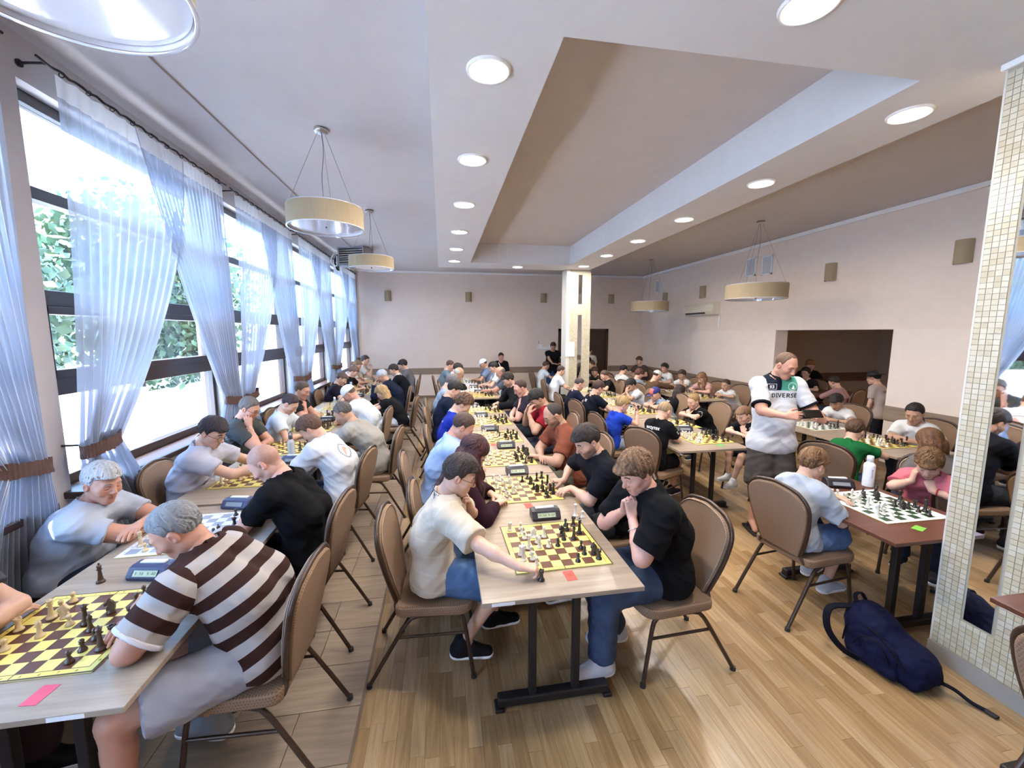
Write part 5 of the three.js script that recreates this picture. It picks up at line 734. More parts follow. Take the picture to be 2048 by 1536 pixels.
mk({ k: 'man in glasses with his hand on his cheek', label: 'person in glasses and olive-grey tee resting a hand on the cheek by the window', hd: [-2.02, 1.2, -4.72], f: EAST, lean: .14, ch: .07, pit: .5, yaw: -.15, glasses: '#2a1512', aR: 'cheek', aL: 'fold', skin: 'red', shirt: { c: '#45484a', i: .016 }, hair: { ...SHORT, c: '#5b534f' }, w: 1.06, fat: .03 });
mk({ k: 'boy in white tee beside the sports bottle', label: 'young person with cropped dark hair in white tee bent over the fourth window-row board', hd: [-1.81, 1.15, -5.27], f: EAST, pit: .75, yaw: -.1, aR: 'rest', aL: 'rest', shirt: { c: '#ccd3dc' }, hair: { ...SHORT, c: '#33262c', t: .002 }, s: .95 });
mk({ k: 'man in black tee with his hand over his mouth', label: 'person in black tee with hand over mouth beside the second curtain tieback', hd: [-1.92, 1.2, -6.1], f: EAST, lean: .14, ch: .07, pit: .35, yaw: -.25, aR: 'chin', aL: 'fold', arm: 1, skin: 'red', shirt: { c: '#20212a', sl: .4 }, hair: { ...SHORT, c: '#4d3c34' } });
mk({ k: 'boy in dark tee looking down at far windows', label: 'young person in dark plum tee looking down, in front of the far curtains', hd: [-1.84, 1.15, -8.05], f: EAST, lod: 1, pit: .6, aR: 'rest', aL: 'rest', s: .95, shirt: { c: '#251d2b' }, hair: { ...SHORT, c: '#57453f', fl: .05, fringe: .01 } });
mk({ k: 'boy in black tee beside the boy in plum', label: 'young person in black tee with a short wavy fringe, far window seats', hd: [-1.91, 1.15, -9.45], f: EAST, lean: .14, ch: .07, lod: 2, pit: .6, s: .95, shirt: { c: '#16161c' }, hair: { ...THICK, c: '#6b4f40' } });
mk({ k: 'person with a hair bun by the last window', label: 'person with brown hair in a small bun by the last window', hd: [-2.04, 1.2, -10.6], f: EAST, lean: .14, ch: .07, lod: 2, pit: .4, yaw: -.2, s: .95, shirt: { c: '#c9bfb4' }, hair: { ...THICK, c: '#8a6a4d', long: [[[[0, .06, -.12], .04], [[0, .07, -.15], .036]]] } });
mk({ k: 'boy with raised hand in the last window seat', label: 'young person with dark swept hair and raised hand in the last window seat', hd: [-2.0, 1.27, -11.4], f: EAST, lean: .14, ch: .07, lod: 2, pit: .15, aR: ['chin', { d: [0, .02, .1] }], s: .98, shirt: { c: '#c5b6ab' }, hair: { ...THICK, c: '#3a2a28' } });
// window row, aisle seats
mk({ k: 'grey-haired man in brown striped polo', label: 'grey-haired person in brown and white striped polo, closest at lower left', hd: [-1.17, 1.13, -1.96], f: WEST - .05, kx: .14, lod: 0, pit: .62, yaw: .3, aL: ['fold', { d: [.2, 0, -.02], pole: [1, -.8, -.2] }], aR: 'fold', w: 1.08, fat: .03, skin: 'red', shirt: { tex: stripes, collar: '#a9a4a6', sl: .8, sr: .036, i: .024, fold: .011, sleeveUV: .5, cuffs: '#cfccd2' }, pants: { c: '#a3a3ae', len: .82, loose: .03 }, hair: { ...SHORT, c: '#77787c', t: .006, a: .005, ear: .02, side: 0 }, shoe: '#8a8a90', lightbrow: 1, slouch: .07, ch: .08, spread: .2 });
mk({ k: 'man with shaven head in black tee', label: 'person with closely shaven head in black tee at the second window-row board', hd: [-1.13, 1.17, -2.8], f: WEST - .1, lod: 0, pit: .72, yaw: .15, aL: 'fold', aR: 'fold', w: 1.1, skin: 'pink', shirt: { c: '#0d0d12', i: .02, fold: .01 }, pants: { c: '#1c2440' }, hair: { st: 'shave', c: '#4d382c', shave: .62 }, lightbrow: 1, slouch: .06 });
mk({ k: 'boy in white tee with a round back print', label: 'brown-haired young person in white tee with a round faded print on the back', hd: [-1.17, 1.14, -3.89], f: WEST - .15, lod: 0, pit: .72, yaw: .1, aL: 'fold', aR: 'fold', s: .97, shirt: { c: '#cfd0d6', i: .024, sl: .8, sr: .034, fold: .011, hem: 1, prints: [{ back: 1, x: .02, y: .72, w: .2, h: .19, tex: ringPrint }] }, pants: { c: '#4d5a6e' }, hair: { ...THICK, c: '#5b4033', side: -.02 }, slouch: .06 });
mk({ k: 'man in grey-beige tee in the aisle seats', label: 'person with short dark greying hair in grey-beige tee, leaning on the window-row table', hd: [-1.08, 1.12, -4.72], f: WEST - .1, pit: .65, aL: 'fold', aR: 'fold', skin: 'tan', w: 1.06, shirt: { c: '#9a9691', fold: .011 }, pants: { c: '#b5aa9c', len: .8 }, hair: { ...SHORT, c: '#3f3735', c2: '#5d5653' }, slouch: .06 });
mk({ k: 'man in white baseball cap and white tee', label: 'person in white baseball cap and white tee bent low over the window-row table', hd: [-1.28, 1.15, -6.0], f: WEST - .1, pit: .75, yaw: .1, aL: 'fold', aR: 'fold', w: 1.1, fat: .03, skin: 'red', shirt: { c: '#d6dae2', i: .02, fold: .011 }, pants: { c: '#394233', len: .8 }, hair: { ...CROP, c: '#5c4c40' }, cap: { c: '#dcdfe3' }, slouch: .07 });
mk({ k: 'girl with long fair hair in black top', label: 'girl with long wavy fair hair down her back in a black top', hd: [-.98, 1.02, -7.0], f: WEST - .1, pit: .55, aL: 'chin', aR: 'rest', s: .84, shirt: { c: '#15161b' }, pants: { c: '#c6c9d4' }, hair: { ...THICK, c: '#b8976a', c2: '#8f6f48', t: .012, fl: .05, side: -.06, ear: -.05, nape: -.09, long: [[[[.05, .0, -.06], .06], [[.06, -.14, -.1], .06], [[.05, -.3, -.17], .05], [[.04, -.42, -.19], .03]], [[[-.05, .0, -.06], .06], [[-.05, -.14, -.1], .06], [[-.04, -.3, -.17], .05], [[-.03, -.4, -.19], .03]], [[[0, 0, -.08], .06], [[0, -.2, -.13], .06], [[0, -.36, -.18], .04]]] }, lightbrow: 1 });
mk({ k: 'grey-haired man in navy jumper', label: 'grey-haired person in navy jumper holding his forehead, far aisle seat', hd: [-1.15, 1.16, -8.3], f: WEST, lod: 1, pit: .6, aL: 'brow', aR: 'fold', w: 1.08, skin: 'red', shirt: { c: '#161d33', sl: 1.9, i: .02 }, hair: { ...SHORT, c: '#a6a9b0', t: .006 }, slouch: .06 });
mk({ k: 'dark-haired person in black jumper behind navy', label: 'dark-haired person in black jumper with a white collar, far aisle seat', hd: [-1.06, 1.17, -9.5], f: WEST, lod: 2, pit: .45, aL: 'chin', shirt: { c: '#14171f', sl: 1.8, collar: '#d6d6d6' }, hair: { ...THICK, c: '#2c2020' } });
mk({ k: 'boy in grey tee at the end of the aisle seats', label: 'dark-haired young person in grey tee at the far end of the window row', hd: [-.96, 1.2, -10.6], f: WEST, lod: 2, pit: .4, shirt: { c: '#6a6a72' }, s: .98, hair: { ...MOP, c: '#201a1c' } });
// middle row, left side
mk({ k: 'boy in cream tee with glasses', label: 'young person in glasses and cream striped tee moving a piece at the front table', hd: [.09, 1.15, -2.42], f: EAST - .05, lod: 0, lean: .07, pit: .42, yaw: -.05, glasses: '#2c1712', s: .95, w: .92, aR: ['reach', { w: [.37, .815, -1.94], fwd: [0, -.15, 1], pole: [-.9, -.7, .1], curl: .75 }], aL: ['chin', { d: [0, 0, .03] }], jaw: .95, shirt: { tex: fineLines, name: 'shirt', i: .014, sl: .86, sr: .034, fold: .012, hem: 1, sleeveUV: .6 }, pants: { c: '#4a6388', denim: 1, len: .74, loose: .026 }, shoe: '#1a1a20', hair: { ...THICK, c: '#2e2120', top: .018 }, ch: -.01, slouch: .06, az: -.14, azs: .1, extra: ({ g, hp, N, A, up }) => { mesh('neck_cord', tube(Array.from({ length: 14 }, (_, i) => { const a = i / 14 * 6.283; return add(add(mix(N, A, .22), [Math.sin(a) * .073, 0, Math.cos(a) * .085]), [0, -.045 * Math.cos(a) + .01, 0]); }), .0016, 40, 4, true), std('#1a1414', .6), g); } });
mk({ k: 'woman with long dark red hair', label: 'woman with very long dark reddish hair in a dark maroon top', hd: [.2, 1.15, -2.86], f: EAST, lod: 0, pit: .75, yaw: -.25, fem: 1, s: .96, aL: 'rest', aR: 'rest', shirt: { c: '#2a1020', sl: 1.8, i: .014 }, pants: { c: '#17171d' }, hair: { ...SHORT, t: .014, c: '#2e1416', c2: '#43161b', fl: .05, side: -.07, ear: -.06, nape: -.09, a: .005, long: [[[[-.055, -.0, .0], .055], [[-.075, -.12, .0], .05], [[-.08, -.24, .03], .045], [[-.06, -.36, .05], .03], [[-.05, -.44, .05], .018]], [[[.05, 0, -.06], .06], [[.03, -.12, -.14], .065], [[.0, -.24, -.22], .055], [[-.03, -.34, -.28], .03]], [[[-.05, 0, -.07], .06], [[-.06, -.12, -.15], .06], [[-.07, -.24, -.23], .05], [[-.08, -.33, -.29], .03]], [[[.06, -.02, .01], .05], [[.07, -.2, .05], .04], [[.06, -.36, .07], .02]]] } });
mk({ k: 'man in light blue polo', label: 'person with short brown hair in light blue polo, fist at the mouth', hd: [.17, 1.17, -3.62], f: EAST, lod: 0, pit: .68, yaw: -.05, aR: 'chin', aL: 'fold', skin: 'red', w: 1.08, shirt: { c: '#9db4d8', collar: '#a5bade', i: .018, sl: .75, sr: .03, fold: .009 }, hair: { ...SHORT, c: '#453129', t: .004 }, ch: 0 });
mk({ k: 'curly-haired boy in royal blue jersey', label: 'young person with curly brown hair in royal blue and white jersey', hd: [.22, 1.18, -4.72], f: EAST, pit: .7, s: .96, aR: 'rest', aL: 'rest', shirt: { c: '#1f2f96', i: .016, collar: '#dfe2ea', prints: [{ back: 1, x: -.08, y: .85, w: .14, h: .05, tex: word('TEX', '#e4e6ee') }] }, hair: { ...THICK, c: '#3a2720', c2: '#6a4a35', curl: 1, a: .014, t: .014 } });
mk({ k: 'dark-haired man in navy tee', label: 'dark-haired person in navy tee leaning forward in the middle row', hd: [.16, 1.19, -5.9], f: EAST, pit: .65, aR: 'rest', aL: 'rest', shirt: { c: '#151d33' }, hair: { ...THICK, c: '#1a1414' } });
mk({ k: 'grey-haired man in pale grey shirt', label: 'person with greying hair in pale grey-blue shirt in the middle row', hd: [.14, 1.2, -6.71], f: EAST, lod: 1, pit: .6, aR: 'rest', aL: 'rest', shirt: { c: '#8f9aa8', sl: .9 }, hair: { ...THICK, c: '#5f5c5e', top: .012 } });
mk({ k: 'bald man in glasses at the far middle table', label: 'bald person in glasses and white shirt at the far middle tables', hd: [.32, 1.2, -8.18], f: EAST, lod: 1, pit: .6, glasses: '#1c1410', skin: 'tan', aR: 'rest', shirt: { c: '#cdcfd2', sl: .9, collar: '#d5d7da' }, hair: { st: 'none', sides: 1, c: '#a8a5a2' } });
mk({ k: 'person in black jacket at the far middle table', label: 'dark-haired person in black jacket beside the bald player', hd: [.33, 1.2, -9.2], f: EAST, lod: 2, pit: .55, shirt: { c: '#15171e', sl: 1.9, collar: '#d0d0d0' }, hair: { ...THICK, c: '#1d1717' } });
mk({ k: 'brown-haired person in grey-blue tee, last left seat', label: 'brown-haired person in grey-blue tee in the last left seat of the middle row', hd: [.19, 1.2, -10.2], f: EAST, lod: 2, pit: .5, shirt: { c: '#6f7f8c' }, hair: { ...SHORT, c: '#4a302a' } });
// middle row, right side
mk({ k: 'brown-haired young man in black tee and jeans', label: 'young person with thick brown fringe in black tee, hands clasped at the chin', hd: [1.1, 1.19, -2.18], f: WEST + .05, lod: 0, lean: .1, pit: .45, yaw: .22, aL: 'clasp', aR: 'clasp', w: 1.1, arm: 1, nose: 1.1, skin: 'pink', shirt: { c: '#0c0c11', i: .024, sl: .82, sr: .038, fold: .011, hem: 1 }, pants: { c: '#3b475f', denim: 1, loose: .03 }, shoe: '#c9c9d2', hair: { ...MOP, c: '#4a3426', c2: '#7d5c3e', t: .018 }, ch: -.02, slouch: .06, az: -.1, azs: .1, spread: .12, extra: ({ g, Wr, El }) => { const p = mix(Wr[1], El[1], .34), d = nrm(sub(El[1], Wr[1])), q = new THREE.Quaternion().setFromUnitVectors(new THREE.Vector3(0, 0, 1), V(d)), b = mesh('bracelet', new THREE.TorusGeometry(.037, .0028, 6, 28).applyQuaternion(q).translate(...p), std([.8, .8, .82], .25, { metalness: .9 }), g); } });
mk({ k: 'bearded young man in black tee with white print', label: 'bearded dark-haired young person in black tee with white print, hands on the table', hd: [1.06, 1.19, -2.9], f: WEST + .1, lod: 0, lean: .14, pit: .52, yaw: .15, aL: ['rest', { w: [.97, .80, -2.98], fwd: [.25, -.05, 1] }], aR: ['rest', { w: [.96, .80, -3.14], fwd: [-.3, 0, 1] }], beard: .75, nose: 1.15, w: 1.08, shirt: { c: '#12131b', i: .02, sl: .8, fold: .009, prints: [{ x: .06, y: .62, w: .11, h: .16, tex: blobPrint }] }, pants: { c: '#3b3f46' }, hair: { ...THICK, c: '#241a17', top: .02 } });
mk({ k: 'man in rust brown tee with glasses', label: 'balding person with beard and glasses in rust brown tee, arms on the table', hd: [1.08, 1.18, -3.94], f: WEST + .05, lod: 0, pit: .55, yaw: .1, glasses: '#2a1a14', beard: .7, arm: 1, fat: .05, w: 1.12, skin: 'tan', aL: 'rest', aR: 'fold', shirt: { c: '#7b4433', i: .02, sl: .7, fold: .01 }, pants: { c: '#6b675e' }, hair: { ...CROP, c: '#2c2320', fl: .098, temple: .06, t: -.002 }, ch: -.04 });
mk({ k: 'dark-haired man in red tee', label: 'dark-haired person in red tee shielding the face with both hands', hd: [1.19, 1.16, -5.1], f: WEST, pit: .75, yaw: .15, aL: ['brow', { d: [.02, 0, .01] }], aR: 'brow', skin: 'tan', shirt: { c: '#8f1a26' }, hair: { ...THICK, c: '#17100f' } });
mk({ k: 'pale balding man with his hand at his face', label: 'balding brown-haired person with a hand at the nose, behind the red tee', hd: [1.11, 1.2, -5.85], f: WEST, pit: .5, yaw: .2, glasses: '#3a2a20', aL: 'chin', aR: 'fold', skin: 'pink', shirt: { c: '#2c2430' }, hair: { ...CROP, c: '#3d2822', fl: .085, t: .002 } });
mk({ k: 'curly-haired man in black shirt and glasses', label: 'person with dark curly hair and glasses in a long-sleeved black shirt', hd: [1.1, 1.2, -6.9], f: WEST, lod: 1, pit: .55, yaw: .2, glasses: '#15110f', beard: .5, aL: ['reach', { w: [.86, .8, -6.6], curl: .9 }], aR: 'rest', shirt: { c: '#131318', sl: 1.85 }, hair: { ...THICK, c: '#271b18', curl: 1, a: .012 } });
mk({ k: 'bald man in glasses reaching to his clock', label: 'bald person in glasses and slate polo reaching over a far middle board', hd: [1.17, 1.19, -8.35], f: WEST, lod: 2, pit: .55, glasses: '#1a1410', aL: ['reach', { w: [.85, .82, -8.4] }], fat: .04, skin: 'red', shirt: { c: '#4d5464' }, hair: { st: 'none', sides: 1, c: '#6b5f58' } });
mk({ k: 'dark-haired person in white at the far middle table', label: 'dark-haired person in pale shirt, second from the far end of the middle row', hd: [1.17, 1.2, -9.5], f: WEST, lod: 2, pit: .5, aL: ['reach', { w: [.9, .82, -9.4] }], shirt: { c: '#c3ccd4' }, hair: { ...THICK, c: '#1c1515' } });
mk({ k: 'player in a white cap at the far end', label: 'person in white cap and patterned blue shirt at the far end of the middle row', hd: [1.04, 1.2, -10.6], f: WEST, lod: 2, pit: .5, skin: 'tan', aL: ['reach', { w: [.75, .82, -10.5] }], shirt: { c: '#7683a0' }, hair: { ...CROP, c: '#2a1e1a' }, cap: { c: '#d3dde0' } });
// by the far wall
mk({ k: 'woman in black seated against the far wall', label: 'dark-haired woman in black seated against the far wall with a white strap', hd: [1.76, 1.27, -12.4], f: -.1, lod: 2, pit: .1, yaw: .15, fem: 1, aL: 'lap', aR: 'lap', s: .95, shirt: { c: '#121216', sl: .9 }, hair: { ...SHORT, c: '#171214', t: .008, fl: .05, side: -.05 }, skin: 'pink', extra: ({ g, P, N }) => { mesh('strap', tube([add(N, [-.08, .0, -.02]), add(N, [-.07, -.03, .08]), add(mix(P, N, .6), [.02, 0, .15]), add(mix(P, N, .3), [.1, 0, .15])], .014, 16, 6), std([.75, .72, .68], .7), g); } });
mk({ k: 'x', stand: 1, label: 'person in black tee and jeans standing at the far wall with a phone', hd: [3.2, 1.59, -11.75], f: -.1, lod: 2, pit: .35, s: .97, aL: ['phone', { w: [3.36, 1.12, -11.4], fwd: [-.7, .1, .5] }], aR: ['phone', { w: [3.1, 1.12, -11.4], fwd: [.7, .1, .5] }], fem: 1, shirt: { c: '#15151b' }, pants: { c: '#38507c', denim: 1 }, hair: { ...THICK, c: '#2a1c1a', side: -.03 }, skin: 'tan' });
mk({ k: 'x', stand: 1, label: 'person in white tee with a black backpack standing by the far door', hd: [4.02, 1.5, -11.0], f: 2.6, lod: 2, pit: .2, s: .93, aL: 'hang', aR: 'hang', shirt: { c: '#a9a59f' }, pants: { c: '#22252c' }, hair: { ...SHORT, c: '#2a1f1c' }, extra: ({ g, N, P }) => { mesh('backpack', blob([ell(add(mix(P, N, .6), [0, .02, -.17]), [.14, .22, .1], .04)], .022), cloth('#15161b'), g); } });
// row left of the standing man: boys on its left side
mk({ k: 'boy in lettered black shirt', label: 'fair-cropped boy in black shirt with white lettering across the back', hd: [2.5, 1.1, -4.32], f: EAST + .45, lod: 1, pit: .55, yaw: -.1, s: .8, aR: ['fold', { d: [-.04, 0, -.02] }], aL: 'fold', shirt: { c: '#0f1016', sl: .7, sr: .026, prints: [{ back: 1, y: .84, w: .22, h: .07, tex: word('WOJTEK', '#e8e8ec', 'bold 54px sans-serif') }, { back: 1, x: -.01, y: .48, w: .13, h: .27, tex: bearPrint }, { sleeve: -1, y: .45, w: .06, h: .06, tex: word('CC', '#d8d8de', 'bold 80px sans-serif') }] }, pants: { c: '#23242b', len: .8 }, hair: { ...CROP, c: '#9a8162', c2: '#7d6548' }, lightbrow: 1 });
mk({ k: 'blond boy in bright blue tee with raised arm', label: 'blond boy in bright blue tee with one hand raised to the forehead', hd: [2.34, 1.05, -5.1], f: EAST + .1, lod: 1, pit: .35, s: .74, aR: ['brow', { d: [-.02, .03, .04] }], aL: 'fold', shirt: { c: '#1f3fb0', sl: .6 }, pants: { c: '#8f9aa5', len: .8 }, hair: { ...MOP, c: '#a98d5f', c2: '#7f6845', t: .008 }, lightbrow: 1 });
mk({ k: 'boy in glasses and navy tee with jeans', label: 'brown-haired boy in glasses and navy tee with white lettering on the shoulder', hd: [2.43, 1.12, -6.2], f: EAST + .2, lod: 1, pit: .5, s: .86, glasses: true, aR: ['reach', { w: [2.75, .8, -6.0] }], aL: 'rest', shirt: { c: '#0f1420', prints: [{ back: 1, x: .03, y: .82, w: .12, h: .09, tex: word('TEX', '#dfe3ea') }] }, pants: { c: '#2c3c5c', denim: 1 }, hair: { ...THICK, c: '#3c2620' } });
mk({ k: 'cropped boy behind the boy in navy', label: 'boy with cropped dark hair in dark navy, half hidden by the boy in glasses', hd: [2.36, 1.1, -6.9], f: EAST, lod: 2, pit: .5, s: .82, shirt: { c: '#171c33' }, hair: { ...CROP, c: '#3d3331' } });
mk({ k: 'boy in white tee left of the far pillar', label: 'brown-haired boy in white tee seated left of the far pillar', hd: [2.6, 1.15, -8.87], f: EAST, lod: 2, pit: .4, s: .82, aR: 'chin', shirt: { c: '#d3dae4' }, pants: { c: '#1a1a20', len: .9 }, hair: { ...SHORT, c: '#3a2a26' } });
mk({ k: 'boy in white tee farther left of the pillar', label: 'brown-haired boy in white tee farther from the pillar, by the standing person', hd: [2.8, 1.1, -11.0], f: EAST + .1, lod: 2, pit: .35, s: .86, shirt: { c: '#d0d8e2' }, pants: { c: '#8b9bb0' }, hair: { ...SHORT, c: '#4a362c' } });
// right side of that row
mk({ k: 'boy in black beside the standing man', label: 'fair boy in black tee, chin on his fist, beside the standing man', hd: [3.6, 1.0, -4.42], f: WEST + .1, lod: 1, pit: .45, yaw: .1, s: .76, aL: 'chin', aR: 'fold', shirt: { c: '#101116', prints: [{ sleeve: 1, y: .42, w: .1, h: .075, tex: swoosh, dir: [.6, 0, 1] }] }, pants: { c: '#1c1d24', len: .9 }, hair: { ...SHORT, c: '#6d4f38', fringe: .012, t: .004 }, shoe: '#c9c9cc', lightbrow: 1, az: .05 });
mk({ k: 'boy in black with chin on hand', label: 'fair boy in black tee leaning on one hand at the middle of the table row', hd: [3.64, .99, -5.5], f: WEST + .1, lod: 1, pit: .3, yaw: .05, s: .76, aL: ['chin', { d: [-.02, 0, .05] }], aR: 'fold', shirt: { c: '#111217', prints: [{ sleeve: 1, y: .42, w: .1, h: .075, tex: swoosh, dir: [.6, 0, 1] }] }, hair: { ...SHORT, c: '#8a6c48' }, lightbrow: 1 });
mk({ k: 'boy in red and blue cap', label: 'boy in a red, white and blue baseball cap', hd: [3.5, .98, -6.36], f: WEST + .1, lod: 1, pit: .45, s: .76, aL: ['chin', { d: [-.02, 0, .06] }], aR: 'fold', shirt: { c: '#8596aa' }, hair: { ...CROP, c: '#4a362c' }, cap: { c: '#c4625c', c2: '#1c2566', brim: '#1b2050' } });
mk({ k: 'black-haired boy in white tee with hands raised', label: 'black-haired boy in white tee with both hands raised to his face', hd: [3.46, 1.03, -7.18], f: WEST + .1, lod: 1, pit: .45, s: .8, aL: 'brow', aR: 'cheek', shirt: { c: '#d4d5d8' }, hair: { ...THICK, c: '#141012', fl: .045 }, skin: 'tan' });
mk({ k: 'boy in black at the table near the far pillar', label: 'brown-haired boy in black tee sitting right of the far pillar', hd: [3.51, 1.06, -8.6], f: WEST, lod: 2, pit: .5, s: .8, shirt: { c: '#121318' }, hair: { ...SHORT, c: '#4b382e' } });
mk({ k: 'small brown-haired child at the far pillar', label: 'small brown-haired child in dark clothes close to the far pillar', hd: [3.8, 1.02, -9.95], f: WEST + .3, lod: 3, pit: .4, s: .76, shirt: { c: '#33322c' }, hair: { ...THICK, c: '#4a3226' } });
mk({ k: 'child in red-brown behind the boy in black', label: 'brown-haired child farther behind the boy in black near the pillar', hd: [3.95, 1.14, -10.6], f: WEST, lod: 3, pit: .3, s: .86, shirt: { c: '#3c2b2a' }, hair: { ...SHORT, c: '#4d342a' } });
// tables by the right wall
mk({ k: 'boy in black cap and white tee', label: 'boy in black baseball cap and white tee seen from behind', hd: [4.3, 1.1, -9.35], f: EAST + .3, lod: 2, pit: .3, s: .86, shirt: { c: '#d0d1d2' }, hair: { ...CROP, c: '#181315' }, cap: { c: '#15151a' } });
mk({ k: 'brown-haired child in grey tee', label: 'brown-haired child in grey-blue tee right of the black cap', hd: [4.3, 1.08, -8.55], f: EAST + .2, lod: 2, pit: .4, s: .82, shirt: { c: '#7f8790' }, hair: { ...MOP, c: '#57362a' } });
mk({ k: 'woman with sunglasses on her head', label: 'brown-haired woman with sunglasses pushed up on her head at the far right corner', hd: [5.5, 1.2, -10.96], f: WEST + .5, lod: 3, pit: .3, s: .94, fem: 1, shirt: { c: '#4d403c' }, hair: { ...THICK, c: '#4a2f25' }, extra: ({ g, hp }) => mesh('sunglasses', [ell0(hp([.035, .1, .075]), .022), ell0(hp([-.035, .1, .075]), .022)], std('#0c0c10', .2), g) });
mk({ k: 'child in green cap reaching over the board', label: 'child in green and white cap and brown top reaching across a board', hd: [4.4, 1.1, -7.95], f: EAST + .1, lod: 2, pit: .55, s: .84, aR: ['reach', { w: [4.85, .85, -7.9] }], shirt: { c: '#5e4634', sl: 1.8 }, hair: { ...CROP, c: '#3a2a22' }, cap: { c: '#6b7f66', c2: '#c9ccc4', brim: '#42523f' } });
mk({ k: 'dark-haired boy in white polo against the wall', label: 'dark-haired boy in white polo sitting upright against the right wall', hd: [5.45, 1.12, -9.5], f: WEST + .25, lod: 2, pit: .1, s: .86, shirt: { c: '#d8d8d8', collar: '#dddddd' }, hair: { ...THICK, c: '#17110f' }, skin: 'tan' });
mk({ k: 'brown-haired boy in white tee with hand at mouth', label: 'brown-haired boy in white tee with a hand at his mouth by the right wall', hd: [5.38, 1.04, -8.62], f: WEST + .25, lod: 2, pit: .25, s: .8, aL: 'chin', shirt: { c: '#d6d4d2' }, hair: { ...THICK, c: '#3d2820' }, skin: 'olive' });
mk({ k: 'girl in pink with long wavy hair', label: 'girl in pink top with long wavy light brown hair by the right wall', hd: [5.36, 1.05, -7.85], f: WEST + .2, lod: 1, pit: .5, s: .82, aL: 'rest', aR: 'rest', shirt: { c: '#c79c98' }, hair: { ...THICK, c: '#6b4a36', c2: '#8a6547', t: .012, fl: .05, side: -.08, ear: -.08, nape: -.09, long: [[[[.06, -.02, 0], .05], [[.08, -.16, .0], .05], [[.08, -.3, -.02], .035]], [[[-.06, -.02, -.02], .055], [[-.08, -.16, -.04], .05], [[-.08, -.3, -.06], .035]], [[[0, 0, -.08], .06], [[0, -.18, -.12], .06], [[0, -.3, -.13], .04]]] } });
mk({ k: 'girl in white tee with a plait', label: 'girl in white printed tee with brown hair tied back, by the wall board', hd: [5.45, .98, -7.22], f: WEST + .3, lod: 1, pit: .25, s: .75, aL: 'rest', aR: 'fold', shirt: { c: '#d9d8d6', prints: [{ y: .62, w: .12, h: .1, tex: swoosh }] }, pants: { c: '#b8aeb4', len: .9 }, hair: { ...SHORT, c: '#3f2b22', ear: -.03, nape: -.09, long: [[[[-.02, -.02, -.09], .04], [[-.05, -.14, -.06], .03], [[-.06, -.24, -.02], .018]]] }, skin: 'olive' });
mk({ k: 'girl with long black hair and lettered black tee', label: 'girl with long black hair in black tee with white lettering on the back', hd: [4.09, .97, -6.58], f: EAST + .15, lod: 1, pit: .35, s: .78, aR: 'rest', shirt: { c: '#121218', prints: [{ back: 1, y: .66, w: .2, h: .07, tex: word('ERZ', '#dadde6') }] }, hair: { ...SHORT, c: '#2a1a16', t: .012, side: -.08, ear: -.08, nape: -.09, long: [[[[.05, 0, -.06], .055], [[.06, -.16, -.08], .05], [[.05, -.26, -.1], .03]], [[[-.05, 0, -.06], .055], [[-.06, -.16, -.08], .05], [[-.05, -.26, -.1], .03]], [[[0, 0, -.08], .06], [[0, -.2, -.11], .05]]] } });
// the standing man
mk({ k: 'x', stand: 1, label: 'person in white, navy and green polo and cargo shorts standing with a phone', hd: [3.2, 1.69, -3.42], f: -.28, lod: 0, lean: .02, pit: .5, yaw: .42, s: 1.02, w: .98, fat: .035, arm: 1, skin: 'red', slouch: .0, aR: ['phone', { w: [2.97, 1.27, -3.13], fwd: [.8, .15, .4], pal: [.35, -.2, -.6], curl: .55, pole: [-.6, -1, -.4] }], aL: ['phone', { w: [3.33, 1.22, -3.1], fwd: [-.7, .3, .3], pal: [-.3, .2, -.6], curl: .7, pole: [.7, -1, -.3] }], shirt: { tex: polo, collar: '#26262b', cuffs: '#16171f', i: .014, sl: .78, sr: .024, fold: .008, hem: 1, sleeveUV: .001, prints: [{ x: .025, y: .765, w: .29, h: .072, tex: word('DIVERSE', '#0f1420', 'bold 70px sans-serif', 340, 90), turn: 0 }, { x: -.09, y: .905, w: .095, h: .06, tex: ctex(192, 128, (c, w, h) => { c.fillStyle = '#0b1424'; c.fillRect(0, 0, w, h); c.strokeStyle = '#dfe3ea'; c.lineWidth = 6; c.strokeRect(10, 10, w - 20, h - 20); c.fillStyle = '#eef0f4'; c.font = 'bold 84px sans-serif'; c.textAlign = 'center'; c.fillText('93', w / 2, 96); }) }, { x: .09, y: .91, w: .085, h: .085, tex: ctex(128, 128, (c, w, h) => { c.clearRect(0, 0, w, h); c.strokeStyle = '#cfe6dc'; c.lineWidth = 6; c.beginPath(); c.arc(64, 64, 54, 0, 7); c.stroke(); c.fillStyle = '#e6f2ec'; c.beginPath(); c.moveTo(50, 100); c.lineTo(78, 40); c.lineTo(96, 100); c.fill(); c.fillStyle = '#1b3f37'; c.font = 'bold 40px sans-serif'; c.fillText('D', 34, 70); }) }] }, pants: { c: '#504a47', len: .98, loose: .04, sandal: 1 }, hair: { ...CROP, c: '#5a4232', fl: .08, temple: .055, t: -.002 }, extra: ({ g, An, Hp, P }) => { for (const s of [1, -1]) mesh('cargo_pocket', box(.03, .15, .15, s * .2, .56, .03, .01), cloth('#4a4441'), g); } });
{ const p = thing('smartphone', 'dark smartphone held by the standing person', 'phone', [3.115, 1.31, -3.01], -.15); const b = mesh('body', box(.16, .078, .009, 0, 0, 0, .003), std('#17130f', .3), p); b.rotation.x = -.75; }
